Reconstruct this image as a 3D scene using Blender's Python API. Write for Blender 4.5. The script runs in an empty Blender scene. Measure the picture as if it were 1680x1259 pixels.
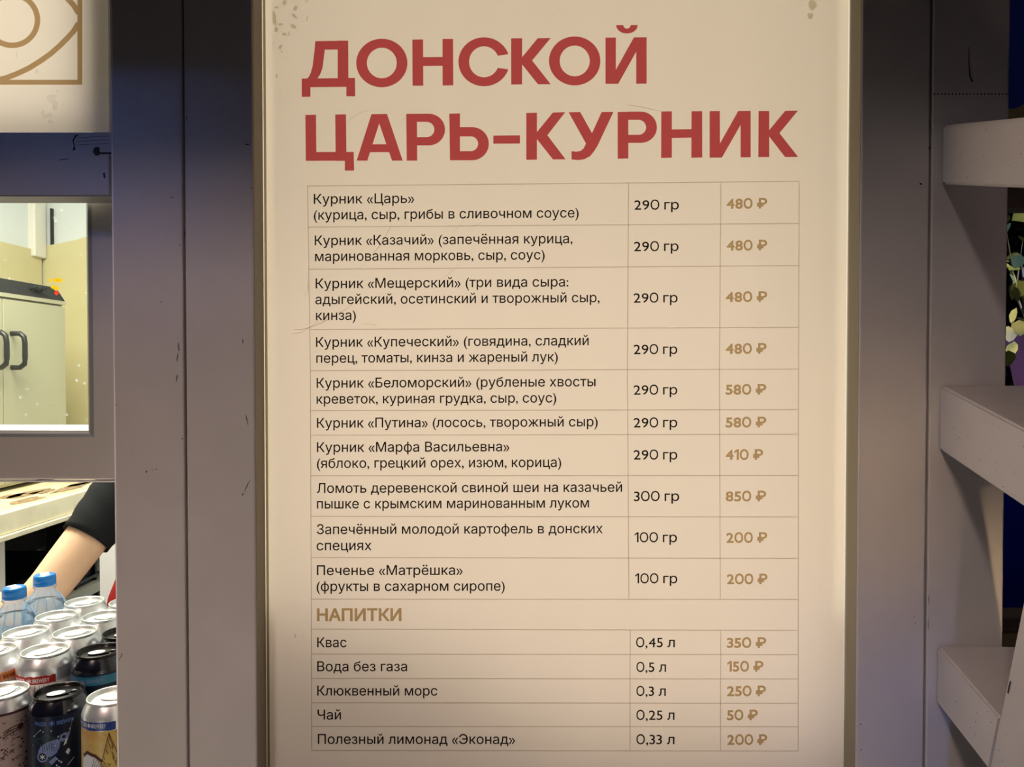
import bpy, bmesh, math, random
from mathutils import Vector, Matrix
from mathutils.geometry import tessellate_polygon, delaunay_2d_cdt
random.seed(7)
C = bpy.context.scene
COL = C.collection
PI = math.pi
# ------------------------------------------------------------------ camera
F = 1261.0                                   # focal length in pixels of the 1680 wide frame
EYE = Vector((0, 0, 1.5))
PITCH, YAW = math.radians(-1.08), math.radians(0.8)
cd = bpy.data.cameras.new('camera'); cam = bpy.data.objects.new('camera', cd); COL.objects.link(cam)
cd.sensor_fit = 'HORIZONTAL'; cd.sensor_width = 36; cd.lens = 36 * F / 1680
cd.clip_start = 0.01
cam.location = EYE; cam.rotation_euler = (PI / 2 + PITCH, 0, YAW)
C.camera = cam
ROT = cam.rotation_euler.to_matrix()
def P(px, py, d):
    """measured point of the photograph on the plane that lies d metres in front of the eye (world Y = d)"""
    r = ROT @ Vector(((px - 840) / F, (629.5 - py) / F, -1))
    return EYE + r * (d / r.y)
def PX(px, d, py=630): return P(px, py, d).x
def PZ(py, d, px=840): return P(px, py, d).z
def PYX(px, X, py=700):
    """depth at which the sight line of column px meets the plane x = X"""
    r = ROT @ Vector(((px - 840) / F, (629.5 - py) / F, -1))
    return r.y * X / r.x
# ------------------------------------------------------------------ view, world, lights
C.view_settings.view_transform = 'Standard'; C.view_settings.look = 'None'
C.view_settings.gamma = 1; C.view_settings.use_curve_mapping = False
C.view_settings.exposure = 0.0
w = bpy.data.worlds.new('night'); C.world = w; w.use_nodes = True
bg = w.node_tree.nodes['Background']; bg.inputs[0].default_value = (0.001, 0.0018, 0.012, 1); bg.inputs[1].default_value = 1.0
def area(name, loc, target, size, energy, col, sy=None, parent=None, spread=None):
    l = bpy.data.lights.new(name, 'AREA'); l.energy = energy; l.color = col
    l.size = size
    if sy: l.shape = 'RECTANGLE'; l.size_y = sy
    if spread: l.spread = spread
    o = bpy.data.objects.new(name, l); COL.objects.link(o)
    o.location = loc; o.rotation_euler = (Vector(target) - Vector(loc)).to_track_quat('-Z', 'Y').to_euler()
    if parent: o.parent = parent; o.location = Vector(loc) - parent.location
    return o
D2 = math.radians
area('street_lamp_light_warm_right', (1.3, -2.6, 6.0), (0.4, .75, 1.0), 1.2, 2.6, (1, .72, .66), spread=D2(40))
area('street_lamp_light_warm_left', (-1.3, -2.3, 4.3), (-.45, .75, 1.05), .5, 2.75, (1, .75, .63), spread=D2(36))
area('street_lamp_light_middle', (-1.0, -2.2, 3.8), (.5, .75, 1.25), .25, .16, (1, .88, .90), spread=D2(24))
area('fill_light_low_right', (1.2, -.6, .45), (.5, .75, .95), .3, .40, (1, .70, .78), spread=D2(60))  # added fill for the lower right columns, no lamp stands there
area('fill_light_low_left', (-.9, -.6, .45), (-.35, .75, .95), .3, .30, (.95, 1, .84), spread=D2(60))  # added fill for the lower left columns, no lamp stands there
area('fairground_light_blue', (-1.6, -2.4, 3.7), P(150, 310, .75), .22, .019, (.14, .30, 1), .15, spread=D2(4.5))
area('fill_light_blue_low', (0.0, -1.8, 0.9), P(1490, 1190, .75), .1, .021, (.30, .40, 1), spread=D2(9))  # added blue fill that tints the shadow beside the lowest rail
area('fill_light_yellow', (0.0, -1.7, 1.5), P(1440, 800, .75), .06, .0165, (1, .70, .43), .24, spread=D2(5))  # added narrow spot for the yellow glow on the inner right board
area('fill_light_corner', (1.5, -1.0, 1.35), P(1640, 950, .75), .04, .0150, (1, .72, .41), .10, spread=D2(5))  # added narrow spot for the warm glow at the outer board's edge
area('fill_light_side', (-1.6, .15, 1.35), P(1660, 850, .65), .15, .15, (1, .92, .92), spread=D2(30))  # added fill to brighten the left faces of the rails
area('kitchen_light', (-1.25, 1.75, 2.48), (-1.3, 1.9, 0), .5, 56, (1, .97, .84), 1.3)
# ------------------------------------------------------------------ materials
def mat(name, col, rough=.55, metal=0, noise=0, nscale=8, bump=0, bscale=60, col2=None, spec=.5, coat=0):
    m = bpy.data.materials.new(name); m.use_nodes = True
    nt = m.node_tree; b = nt.nodes['Principled BSDF']
    b.inputs['Base Color'].default_value = (*col, 1); b.inputs['Roughness'].default_value = rough
    b.inputs['Metallic'].default_value = metal; b.inputs['Specular IOR Level'].default_value = spec
    if coat: b.inputs['Coat Weight'].default_value = coat
    tc = nt.nodes.new('ShaderNodeTexCoord')
    if noise or col2:
        n = nt.nodes.new('ShaderNodeTexNoise'); n.inputs['Scale'].default_value = nscale; n.inputs['Detail'].default_value = 6
        nt.links.new(tc.outputs['Object'], n.inputs['Vector'])
        r = nt.nodes.new('ShaderNodeValToRGB')
        r.color_ramp.elements[0].position = .35; r.color_ramp.elements[1].position = .65
        c2 = col2 or tuple(c * (1 - noise) for c in col)
        r.color_ramp.elements[0].color = (*c2, 1); r.color_ramp.elements[1].color = (*col, 1)
        nt.links.new(n.outputs['Fac'], r.inputs['Fac']); nt.links.new(r.outputs['Color'], b.inputs['Base Color'])
    if bump:
        n2 = nt.nodes.new('ShaderNodeTexNoise'); n2.inputs['Scale'].default_value = bscale; n2.inputs['Detail'].default_value = 4
        nt.links.new(tc.outputs['Object'], n2.inputs['Vector'])
        bp = nt.nodes.new('ShaderNodeBump'); bp.inputs['Strength'].default_value = bump; bp.inputs['Distance'].default_value = .002
        nt.links.new(n2.outputs['Fac'], bp.inputs['Height']); nt.links.new(bp.outputs['Normal'], b.inputs['Normal'])
    return m
def translucent(name, col, frac=.5, back=None, noise=0, nscale=3):
    """thin printed film that is lit from in front and from behind"""
    m = bpy.data.materials.new(name); m.use_nodes = True
    nt = m.node_tree; nt.nodes.remove(nt.nodes['Principled BSDF']); out = nt.nodes['Material Output']
    d = nt.nodes.new('ShaderNodeBsdfDiffuse'); t = nt.nodes.new('ShaderNodeBsdfTranslucent'); mx = nt.nodes.new('ShaderNodeMixShader')
    d.inputs[0].default_value = (*col, 1); t.inputs[0].default_value = (*(back or col), 1); mx.inputs[0].default_value = frac
    if noise:
        tc = nt.nodes.new('ShaderNodeTexCoord'); n = nt.nodes.new('ShaderNodeTexNoise'); n.inputs['Scale'].default_value = nscale
        nt.links.new(tc.outputs['Object'], n.inputs['Vector'])
        bp = nt.nodes.new('ShaderNodeBump'); bp.inputs['Strength'].default_value = noise; bp.inputs['Distance'].default_value = .01
        nt.links.new(n.outputs['Fac'], bp.inputs['Height']); nt.links.new(bp.outputs['Normal'], d.inputs['Normal'])
    nt.links.new(d.outputs[0], mx.inputs[1]); nt.links.new(t.outputs[0], mx.inputs[2]); nt.links.new(mx.outputs[0], out.inputs[0])
    return m
def clear(name, tint, gloss=.1, rough=.02, dirt=0, haze=0):
    m = bpy.data.materials.new(name); m.use_nodes = True
    nt = m.node_tree; nt.nodes.remove(nt.nodes['Principled BSDF']); out = nt.nodes['Material Output']
    t = nt.nodes.new('ShaderNodeBsdfTransparent'); g = nt.nodes.new('ShaderNodeBsdfGlossy'); mx = nt.nodes.new('ShaderNodeMixShader')
    t.inputs[0].default_value = (*tint, 1); g.inputs['Roughness'].default_value = rough
    lw = nt.nodes.new('ShaderNodeLayerWeight'); lw.inputs[0].default_value = gloss
    nt.links.new(lw.outputs['Fresnel'], mx.inputs[0])
    nt.links.new(t.outputs[0], mx.inputs[1]); nt.links.new(g.outputs[0], mx.inputs[2])
    last = mx
    if dirt:                       # dried drops and dust on the pane
        tc = nt.nodes.new('ShaderNodeTexCoord')
        v = nt.nodes.new('ShaderNodeTexVoronoi'); v.inputs['Scale'].default_value = 70
        nt.links.new(tc.outputs['Object'], v.inputs['Vector'])
        n = nt.nodes.new('ShaderNodeTexNoise'); n.inputs['Scale'].default_value = 11
        nt.links.new(tc.outputs['Object'], n.inputs['Vector'])
        r1 = nt.nodes.new('ShaderNodeMapRange'); r1.inputs[1].default_value = .16; r1.inputs[2].default_value = .06
        nt.links.new(v.outputs['Distance'], r1.inputs[0])
        r2 = nt.nodes.new('ShaderNodeMapRange'); r2.inputs[1].default_value = .47; r2.inputs[2].default_value = .62; r2.inputs[3].default_value = .0; r2.inputs[4].default_value = .8
        nt.links.new(n.outputs['Fac'], r2.inputs[0])
        mu = nt.nodes.new('ShaderNodeMath'); mu.operation = 'MULTIPLY'
        nt.links.new(r1.outputs[0], mu.inputs[0]); nt.links.new(r2.outputs[0], mu.inputs[1])
        ad = nt.nodes.new('ShaderNodeMath'); ad.operation = 'ADD'; ad.inputs[1].default_value = dirt
        nt.links.new(mu.outputs[0], ad.inputs[0])
        tr = nt.nodes.new('ShaderNodeBsdfTranslucent'); tr.inputs[0].default_value = (.9, .92, .88, 1)
        m2 = nt.nodes.new('ShaderNodeMixShader')
        nt.links.new(ad.outputs[0], m2.inputs[0]); nt.links.new(mx.outputs[0], m2.inputs[1]); nt.links.new(tr.outputs[0], m2.inputs[2])
        last = m2
    if haze:
        df = nt.nodes.new('ShaderNodeBsdfTranslucent'); df.inputs[0].default_value = (.62, .80, 1, 1); dd = nt.nodes.new('ShaderNodeBsdfDiffuse'); dd.inputs[0].default_value = (.62, .80, 1, 1)
        ma = nt.nodes.new('ShaderNodeMixShader'); nt.links.new(df.outputs[0], ma.inputs[1]); nt.links.new(dd.outputs[0], ma.inputs[2])
        mb = nt.nodes.new('ShaderNodeMixShader'); mb.inputs[0].default_value = haze; nt.links.new(last.outputs[0], mb.inputs[1]); nt.links.new(ma.outputs[0], mb.inputs[2]); last = mb
    nt.links.new(last.outputs[0], out.inputs[0])
    return m
M = dict(
    paint=mat('cream_grey_painted_wood', (.56, .52, .49), .55, noise=.07, nscale=14, bump=.12, bscale=180),
    paint2=mat('rail_painted_wood', (.58, .54, .52), .55, noise=.06, nscale=22, bump=.2, bscale=240),
    sash=mat('sash_paint', (.55, .51, .47), .45, noise=.05, nscale=9),
    bead=mat('silver_bead', (.42, .42, .42), .4, .4),
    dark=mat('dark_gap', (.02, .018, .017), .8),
    chip=mat('dark_paint_chip', (.02, .018, .02), .8),
    film=translucent('banner_film', (.78, .74, .70), .55, (.86, .80, .70), .05),
    filmedge=translucent('banner_edge', (.40, .35, .24), .85, (.36, .32, .20)),
    red=translucent('print_red', (.36, .055, .05), .85, (.66, .12, .145)),
    black=translucent('print_black', (.018, .013, .014), .55, (.02, .014, .013)),
    gold=translucent('print_gold', (.42, .31, .17), .85, (.60, .46, .27)),
    ornament=translucent('print_ochre', (.42, .30, .17), .85, (.58, .42, .24)),
    line=translucent('print_line', (.44, .40, .35), .85, (.70, .66, .60)),
    peel=translucent('peeled_film', (.45, .41, .34), .85, (.80, .76, .66)),
    peel2=translucent('lifted_film', (.95, .92, .86), .85, (1, 1, 1)),
    white=mat('housing_white', (.85, .84, .8), .6),
    housing=mat('housing_grey', (.62, .61, .58), .6),
    whiteedge=mat('white_edge', (.95, .93, .90), .5),
    lining=mat('shade_lining', (.27, .235, .165), .7),  # darker tone carrying the shade of the recess sides
    ground=mat('paving', (.12, .115, .11), .85, noise=.3, nscale=20, bump=.3),
    cream=mat('cream_wall', (.64, .58, .33), .5, noise=.05, nscale=5),
    bluewhite=mat('white_wall_panel', (.75, .80, .82), .45, noise=.05, nscale=3),
    pale=mat('pale_board', (.78, .76, .68), .5),
    steel=mat('brushed_steel', (.50, .48, .33), .45, .25, noise=.05, nscale=4),
    console=mat('dark_console', (.014, .015, .015), .8, spec=.2),
    blackp=mat('black_plastic', (.012, .014, .015), .35),
    crate=mat('dark_crate_plastic', (.02, .022, .028), .45),
    bench=mat('worn_bench', (.72, .64, .44), .6, nscale=18, col2=(.60, .48, .26)),
    benchedge=mat('bench_edge', (.92, .86, .62), .5, noise=.12, nscale=14),
    scrap=mat('brown_card', (.16, .11, .06), .8, nscale=60, col2=(.4, .28, .14)),
    counter=mat('counter_top', (.66, .66, .70), .4, noise=.05),
    skin=mat('skin', (.86, .54, .33), .5, noise=.06, nscale=30),
    shirt=mat('black_cloth', (.014, .015, .016), .85, spec=.15, bump=.3, bscale=400),
    trousers=mat('dark_trousers', (.03, .03, .04), .8),
    hair=mat('brown_hair', (.05, .03, .02), .6),
    apron=mat('red_cloth', (.50, .02, .02), .7),
    alu=mat('can_aluminium', (.86, .86, .87), .3, .75),
    lid=mat('lid_aluminium', (.74, .75, .73), .38, .7),
    blackcan=mat('black_can', (.008, .009, .016), .2, .3, coat=.5),
    blacklid=mat('black_lid', (.012, .011, .010), .25, .6),
    sticker=mat('white_sticker', (.88, .88, .88), .5),
    ink=mat('grey_ink', (.22, .24, .3), .6),
    navy=mat('navy_print', (.004, .008, .026), .4, spec=.3),
    blueband=mat('blue_band', (.012, .035, .20), .35),
    tealband=mat('teal_band', (.01, .12, .20), .35),
    redband=mat('red_band', (.42, .025, .02), .4),
    orangeband=mat('orange_band', (.62, .20, .05), .4),
    yellowlab=mat('yellow_label', (.52, .40, .10), .4, nscale=40, col2=(.42, .25, .08)),
    pinklab=mat('pink_brown_label', (.42, .33, .29), .5, noise=.12, nscale=60),
    maroon=mat('maroon_ink', (.05, .01, .012), .6),
    paleink=mat('pale_ink', (.55, .58, .62), .5),
    blueink=mat('blue_ink', (.09, .16, .45), .5),
    greyblue=mat('pale_blue_ink', (.14, .19, .38), .5),
    tealink=mat('teal_ink', (.008, .035, .04), .5),
    greenink=mat('green_ink', (.05, .3, .1), .5),
    redink=mat('red_ink', (.6, .05, .04), .5),
    cap=mat('blue_cap', (.005, .20, .62), .35),
    pet=clear('clear_bottle', (.90, .95, .99), .06, .12, haze=.26),
    water=clear('bottle_water', (.93, .97, .99), .12, .02),
    plabel=clear('printed_clear_label', (.75, .85, .86), .2, .3),
    glass=clear('window_glass', (.97, .98, .96), .08, .02, dirt=.012),
    yel=translucent('yellow_reflection', (.95, .58, .02), .85, (1, .62, .02)), rd=translucent('red_reflection', (.85, .05, .03), .85, (.95, .07, .05)),  # coloured spots standing in for a reflection in the glass
    bluewall=mat('night_blue_boards', (.010, .03, .22), .6, noise=.4, nscale=2),
    olive=mat('olive_board', (.20, .17, .055), .7, noise=.2, nscale=15),
    brown=mat('brown_wood', (.07, .05, .028), .7, noise=.3, nscale=20),
    leaf=mat('leaf_green', (.22, .27, .03), .55, nscale=30, col2=(.10, .16, .02), spec=.2),
    darkleaf=mat('leaf_dark', (.03, .09, .03), .5),
    pot=mat('lilac_pot', (.52, .32, .78), .5),
    stem=mat('stem', (.12, .14, .05), .7),
)
# ------------------------------------------------------------------ mesh helpers
def base(parent):
    v = Vector((0, 0, 0))
    while parent: v += parent.location; parent = parent.parent
    return v
def link(name, bm, m, parent=None, smooth=False):
    me = bpy.data.meshes.new(name)
    off = base(parent)
    if off.length: bmesh.ops.translate(bm, verts=bm.verts, vec=-off)
    bmesh.ops.recalc_face_normals(bm, faces=bm.faces)
    bm.to_mesh(me); bm.free()
    if smooth:
        for p in me.polygons: p.use_smooth = True
    me.materials.append(m)
    o = bpy.data.objects.new(name, me); COL.objects.link(o)
    if parent: o.parent = parent
    return o
def tag(o, label=None, cat=None, group=None, kind=None):
    if label: o['label'] = label
    if cat: o['category'] = cat
    if group: o['group'] = group
    if kind: o['kind'] = kind
    return o
def thing(name, label, cat, loc=(0, 0, 0), group=None, kind=None):
    o = bpy.data.objects.new(name, None); COL.objects.link(o); o.location = loc; o.empty_display_size = .05
    return tag(o, label, cat, group, kind)
def add_box(bm, x0, x1, y0, y1, z0, z1, bevel=0, seg=2):
    b2 = bmesh.new()
    bmesh.ops.create_cube(b2, size=1)
    for v in b2.verts:
        v.co = Vector(((x0 + x1) / 2 + v.co.x * (x1 - x0), (y0 + y1) / 2 + v.co.y * (y1 - y0), (z0 + z1) / 2 + v.co.z * (z1 - z0)))
    if bevel: bmesh.ops.bevel(b2, geom=b2.edges[:], offset=bevel, segments=seg, affect='EDGES', profile=.5)
    me = bpy.data.meshes.new('t'); b2.to_mesh(me); b2.free(); bm.from_mesh(me); bpy.data.meshes.remove(me)
def box(name, x0, x1, y0, y1, z0, z1, m, parent=None, bevel=0):
    bm = bmesh.new(); add_box(bm, x0, x1, y0, y1, z0, z1, bevel)
    return link(name, bm, m, parent)
def add_poly(bm, pts):
    """flat polygon (may be concave) from 3-D points"""
    vs = [bm.verts.new(p) for p in pts]
    for t in tessellate_polygon([[Vector(p) for p in pts]]):
        try: bm.faces.new([vs[i] for i in t])
        except ValueError: pass
def add_prism(bm, pts, dvec):
    """solid from a flat outline swept by dvec"""
    dvec = Vector(dvec); n = len(pts)
    a = [bm.verts.new(Vector(p)) for p in pts]; b = [bm.verts.new(Vector(p) + dvec) for p in pts]
    bm.faces.new(a); bm.faces.new(b[::-1])
    for i in range(n): bm.faces.new([a[i], a[(i + 1) % n], b[(i + 1) % n], b[i]])
def add_lathe(bm, prof, seg=40, cx=0, cy=0, z0=0, squash=None):
    rings = []
    for r, z in prof:
        if r < 1e-6: rings.append([bm.verts.new((cx, cy, z0 + z))])
        else: rings.append([bm.verts.new((cx + r * math.cos(2 * PI * i / seg), cy + r * math.sin(2 * PI * i / seg), z0 + z)) for i in range(seg)])
    for a, b in zip(rings, rings[1:]):
        for i in range(seg):
            j = (i + 1) % seg
            if len(a) == 1 and len(b) == 1: continue
            if len(a) == 1: bm.faces.new([a[0], b[i], b[j]])
            elif len(b) == 1: bm.faces.new([a[i], a[j], b[0]])
            else: bm.faces.new([a[i], a[j], b[j], b[i]])
def add_tube(bm, pts, radii, seg=12):
    pts = [Vector(p) for p in pts]
    if not isinstance(radii, (list, tuple)): radii = [radii] * len(pts)
    rings = []; up = Vector((0.13, .21, 1)).normalized()
    for i, p in enumerate(pts):
        t = (pts[min(i + 1, len(pts) - 1)] - pts[max(i - 1, 0)]).normalized()
        u = (up - t * up.dot(t)).normalized(); v = t.cross(u)
        rings.append([bm.verts.new(p + radii[i] * (u * math.cos(2 * PI * k / seg) + v * math.sin(2 * PI * k / seg))) for k in range(seg)])
    for a, b in zip(rings, rings[1:]):
        for k in range(seg): bm.faces.new([a[k], a[(k + 1) % seg], b[(k + 1) % seg], b[k]])
    bm.faces.new(rings[0]); bm.faces.new(rings[-1])
def winding(x, y, lp):
    w = 0
    for (xa, ya), (xb, yb) in lp:
        if ya <= y:
            if yb > y and (xb - xa) * (y - ya) - (x - xa) * (yb - ya) > 0: w += 1
        elif yb <= y and (xb - xa) * (y - ya) - (x - xa) * (yb - ya) < 0: w -= 1
    return w
def fill2d(loops, union=False):
    """triangulate overlapping outlines; non-zero rule, or the union of each outline's own inside"""
    vs, es = [], []
    for lp in loops:
        k = len(vs); vs += [Vector(p) for p in lp]; es += [(k + i, k + (i + 1) % len(lp)) for i in range(len(lp))]
    ov, oe, of, *_ = delaunay_2d_cdt(vs, es, [], 0, 1e-6)
    ed = [[(tuple(lp[i]), tuple(lp[(i + 1) % len(lp)])) for i in range(len(lp))] for lp in loops]
    bb = [(min(p[0] for p in l), max(p[0] for p in l), min(p[1] for p in l), max(p[1] for p in l)) for l in loops]
    keep = []
    for f in of:
        x = sum(ov[i].x for i in f) / len(f); y = sum(ov[i].y for i in f) / len(f); w = 0
        for e, b in zip(ed, bb):
            if b[0] <= x <= b[1] and b[2] <= y <= b[3]:
                q = winding(x, y, e); w += abs(q) if union else q
        if w: keep.append(tuple(f))
    return [(v.x, v.y) for v in ov], keep
_txt = {}
def text_tris(s, offset=0):
    """triangles of a text in the built-in typeface, x from 0, baseline at 0; offset thickens the strokes"""
    key = (s, offset)
    if key in _txt: return _txt[key]
    cu = bpy.data.curves.new('t', 'FONT'); cu.body = s; cu.size = 1
    o = bpy.data.objects.new('t', cu); COL.objects.link(o)
    loops = []
    for sp in o.to_curve(bpy.context.evaluated_depsgraph_get()).splines:
        b = sp.bezier_points; pts = []
        for i in range(len(b)):
            p, q = b[i], b[(i + 1) % len(b)]; a0, a1, a2, a3 = p.co.xy, p.handle_right.xy, q.handle_left.xy, q.co.xy
            ch = a3 - a0; L = ch.length or 1e-9
            flat = max(abs(ch.cross(a1 - a0)), abs(ch.cross(a2 - a0))) / L < .002
            for k in range(1 if flat else 5):
                t = k / 5; pts.append(a0 * (1 - t) ** 3 + a1 * 3 * t * (1 - t) ** 2 + a2 * 3 * t * t * (1 - t) + a3 * t ** 3)
        cl = []
        for p in pts:
            if not cl or (p - cl[-1]).length > 1e-4: cl.append(p)
        if (cl[0] - cl[-1]).length < 1e-4: cl.pop()
        loops.append(cl)
    o_ = loops; eds = [[(tuple(l[i]), tuple(l[(i + 1) % len(l)])) for i in range(len(l))] for l in o_]; loops = []
    for cl in o_:
        if offset:
            bxs = [(min(p.x for p in cl), max(p.x for p in cl))]; left = 0      # which side of the outline is ink
            nb = [e for e, l in zip(eds, o_) if min(p.x for p in l) <= bxs[0][1] + .01 and max(p.x for p in l) >= bxs[0][0] - .01]
            for i, p in enumerate(cl):
                q = cl[(i + 1) % len(cl)]; d = (q - p); m_ = (p + q) / 2
                if d.length < .008: continue
                nrm = Vector((-d.y, d.x)).normalized() * .003
                wl = sum(winding(m_.x + nrm.x, m_.y + nrm.y, e) for e in nb) != 0; wr = sum(winding(m_.x - nrm.x, m_.y - nrm.y, e) for e in nb) != 0
                left += (d.length if wl and not wr else -d.length if wr and not wl else 0)
            off = -offset if left > 0 else offset
            nw = []
            for i, p in enumerate(cl):
                d0 = (p - cl[i - 1]).normalized(); d1 = (cl[(i + 1) % len(cl)] - p).normalized()
                n0 = Vector((-d0.y, d0.x)); n1 = Vector((-d1.y, d1.x)); m = n0 + n1
                if m.length < .3: m = n0
                m.normalize(); nw.append(p + m * off / max(.5, m.dot(n0)))
            cl = nw
        loops.append([(p.x, p.y) for p in cl])
    o.to_curve_clear(); bpy.data.objects.remove(o); bpy.data.curves.remove(cu)
    _txt[key] = fill2d(loops); return _txt[key]
_v, _ = text_tris('Н'); CAP = max(y for x, y in _v)
def dup(root, loc, rz):
    r = root.copy(); COL.objects.link(r); r.location = loc; r.rotation_euler = (0, 0, rz)
    for ch in list(root.children):
        c = ch.copy(); COL.objects.link(c); c.parent = r
        for g in ch.children:
            e = g.copy(); COL.objects.link(e); e.parent = c
    return r
def struct(o, label=None): return tag(o, label, kind='structure')
# ------------------------------------------------------------------ the setting
DF, DS = .752, .78                       # column face, menu face
XL0, XL1, XL2 = PX(187.5, DF), PX(303.5, DF), PX(417.5, DF)
XR0, XR1, XR2 = PX(1409.5, DF), PX(1523, DF), PX(1650.5, DF)
ZT = 2.12
struct(box('floor', -4, 4, -5, 5, -.05, 0, M['ground']), 'grey paved ground around the stall')
def plank(name, x0, x1, label, y1=.80, chips=(), z0=0):
    o = box(name, x0, x1, DF, y1, z0, ZT, M['paint'], None, .0016); struct(o, label)
    if chips:
        bm = bmesh.new()
        for (px, py, wd, ht, lean) in chips:
            pts = []
            n = 9
            for k in range(n):
                a = 2 * PI * k / n; rr = .7 + .5 * random.random()
                pts.append(P(px + math.cos(a) * wd * rr + math.sin(a) * lean, py + math.sin(a) * ht * rr, DF - .0004))
            add_poly(bm, pts)
        link('paint_chip', bm, M['chip'], o)
    return o
plank('trim_1', XL0, XL1 - .0009, 'left outer board of the column left of the menu', chips=[(264, 496, 1, 1.5, 0), (293, 570, .6, 8, 1), (291, 585, .6, 8, -1), (290, 620, .5, 8, -1), (282, 324, 3, .6, -2), (240, 774, .8, 2, 0), (250, 771, .7, .7, 0), (256, 770, .8, .8, -1), (191, 664, .8, 1, 0), (198, 1078, .4, 6, -3), (294, 402, .8, 1, 0), (217, 739, .8, .6, 0), (299, 720, 1, 1, 0)])
pe = bpy.data.objects['trim_1']; box('edge_strip', XL0 - .0011, XL0 + .0002, DF + .001, DF + .03, 0, ZT, M['whiteedge'], pe)  # white strip in place of the light caught on the column edge
plank('trim_2', XL1 + .0011, XL2, 'left inner board beside the menu', chips=[(405, 237, 4, 1, 1), (303, 385, .8, 14, 0), (413, 308, 1, 1, 0), (398, 560, .5, 5, 0), (405, 690, .5, 9, 2), (404, 800, .4, 15, -7), (306, 192, .6, 4, 0)])
plank('trim_3', XR0, XR1 - .0009, 'right inner board beside the menu', chips=[(1511, 302, 2.5, 1.5, 1), (1502, 1024, .5, 3, 1), (1500, 1012, .5, 2, 0), (1406, 1192, .5, 1, 0), (1412, 1189, 2, .7, 0), (1413, 1231, 1, 1, 0), (1526, 204, 1, 3, 0), (1525, 243, 1.2, 3, 0)])
o4 = plank('trim_4', XR1 + .0011, XR2, 'right outer board carrying the slanted rails', chips=[(1523.5, 985, .5, 10, 0), (1523, 1024, .5, 12, 0)])
bm = bmesh.new()                          # curved crack and row of needle holes near the top of the right board
pts = [P(1589 + dx, y, DF - .0003) for dx, y in ((0, 77), (.3, 95), (1, 112), (2.2, 126), (5, 133), (8, 133))]
add_tube(bm, pts, [.0002, .0003, .0004, .0006, .0006, .0003], 6); link('crack', bm, M['chip'], o4)
bm = bmesh.new()
for k in range(21):
    c = P(1533 + k * 5.9, 154.2, DF - .0002); add_box(bm, c.x - .0005, c.x + .0005, DF - .0004, DF + .001, c.z - .0007, c.z + .0007)
link('needle_holes', bm, M['chip'], o4)
struct(box('trim_5', XL1 - .004, XL1 + .004, .79, .805, 0, ZT, M['dark']), 'dark joint in the left column')
struct(box('trim_6', XR1 - .004, XR1 + .004, .79, .805, 0, ZT, M['dark']), 'dark joint in the right column')
# stall body
IX0, IX1, IY1, IZ = -2.07, XR2 - .01, 3.30, 2.6
struct(box('wall_back', IX0 - .04, IX1, IY1, IY1 + .05, 0, IZ, M['bluewhite']), 'white back wall of the stall kitchen')
struct(box('wall_left', IX0 - .05, IX0, .84, IY1, 0, IZ, M['bluewhite']), 'white left wall of the stall kitchen')
struct(box('wall_right', IX1 - .03, IX1, .81, IY1, 0, IZ, M['bluewhite']), 'right wall of the stall')
struct(box('ceiling', IX0 - .05, IX1, .95, IY1 + .05, IZ, IZ + .05, M['bluewhite']), 'white kitchen ceiling')
struct(box('wall_front', XL0 + .01, IX1 - .03, .90, .93, 0, IZ, M['paint']), 'front wall behind the menu')
struct(box('trim_7', XL2 + .001, XR0 - .001, .77, .90, 0, 1.03, M['paint']), 'boards below the menu')
struct(box('trim_8', -2.2, 1.1, .22, .80, ZT, ZT + .05, M['brown']), 'eave over the stall front')
struct(box('trim_9', IX0 - .05, XL0 - .001, .80, .83, 0, .932, M['paint']), 'boards under the serving counter')
struct(box('trim_10', -2.2, XL0 + .01, .79, .83, ZT - .08, IZ, M['paint']), 'upper front boards of the stall')
# cream lower cladding and the boxed pipe in the corner
zc = PZ(403, 3.3, 68)
bm = bmesh.new()
add_prism(bm, [(PX(74, 3.29), 3.285, .9), (PX(74, 3.29), 3.285, PZ(404, 3.29, 74)), (PX(100, 3.29), 3.285, PZ(400, 3.29, 100)), (PX(128, 3.29), 3.285, PZ(394, 3.29, 128)), (PX(160, 3.29), 3.285, PZ(384, 3.29, 160)), (PX(330, 3.29), 3.285, PZ(372, 3.29, 330)), (PX(330, 3.29), 3.285, .9)], (0, .014, 0))
struct(link('trim_11', bm, M['cream']), 'cream panel on the kitchen back wall')
bm = bmesh.new()
add_prism(bm, [(IX0 + .012, 3.27, .9), (IX0 + .012, 3.27, zc - .03), (IX0 + .012, 2.7, zc - .03), (IX0 + .012, 1.2, zc - .08), (IX0 + .012, 1.2, .9)], (-.011, 0, 0))
struct(link('trim_12', bm, M['cream']), 'cream panel on the kitchen left wall')
struct(box('trim_13', PX(45, 3.24), PX(70, 3.24), 3.20, 3.28, zc - .06, IZ, M['pale'], None, .006), 'boxed pipe in the kitchen corner')
struct(box('trim_14', PX(40.5, 3.24), PX(44.0, 3.24), 3.23, 3.28, zc - .05, 2.19, M['console']), 'dark joint beside the boxed pipe')
struct(box('trim_15', PX(84, 3.28), PX(87, 3.28), 3.285, 3.299, zc, 2.19, M['console']), 'dark joint in the back wall')
for nm_, xa, xb in (('shade_lining_left', XL2 + .00005, XL2 + .00035), ('shade_lining_right', XR0 - .00035, XR0 - .00005)):
    struct(box(nm_, xa, xb, DF + .0015, DS, 1.03, ZT - .001, M['lining']), 'added shade-coloured lining of the menu recess')  # thin sheet added to darken the recess sides, shade in its colour
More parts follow.
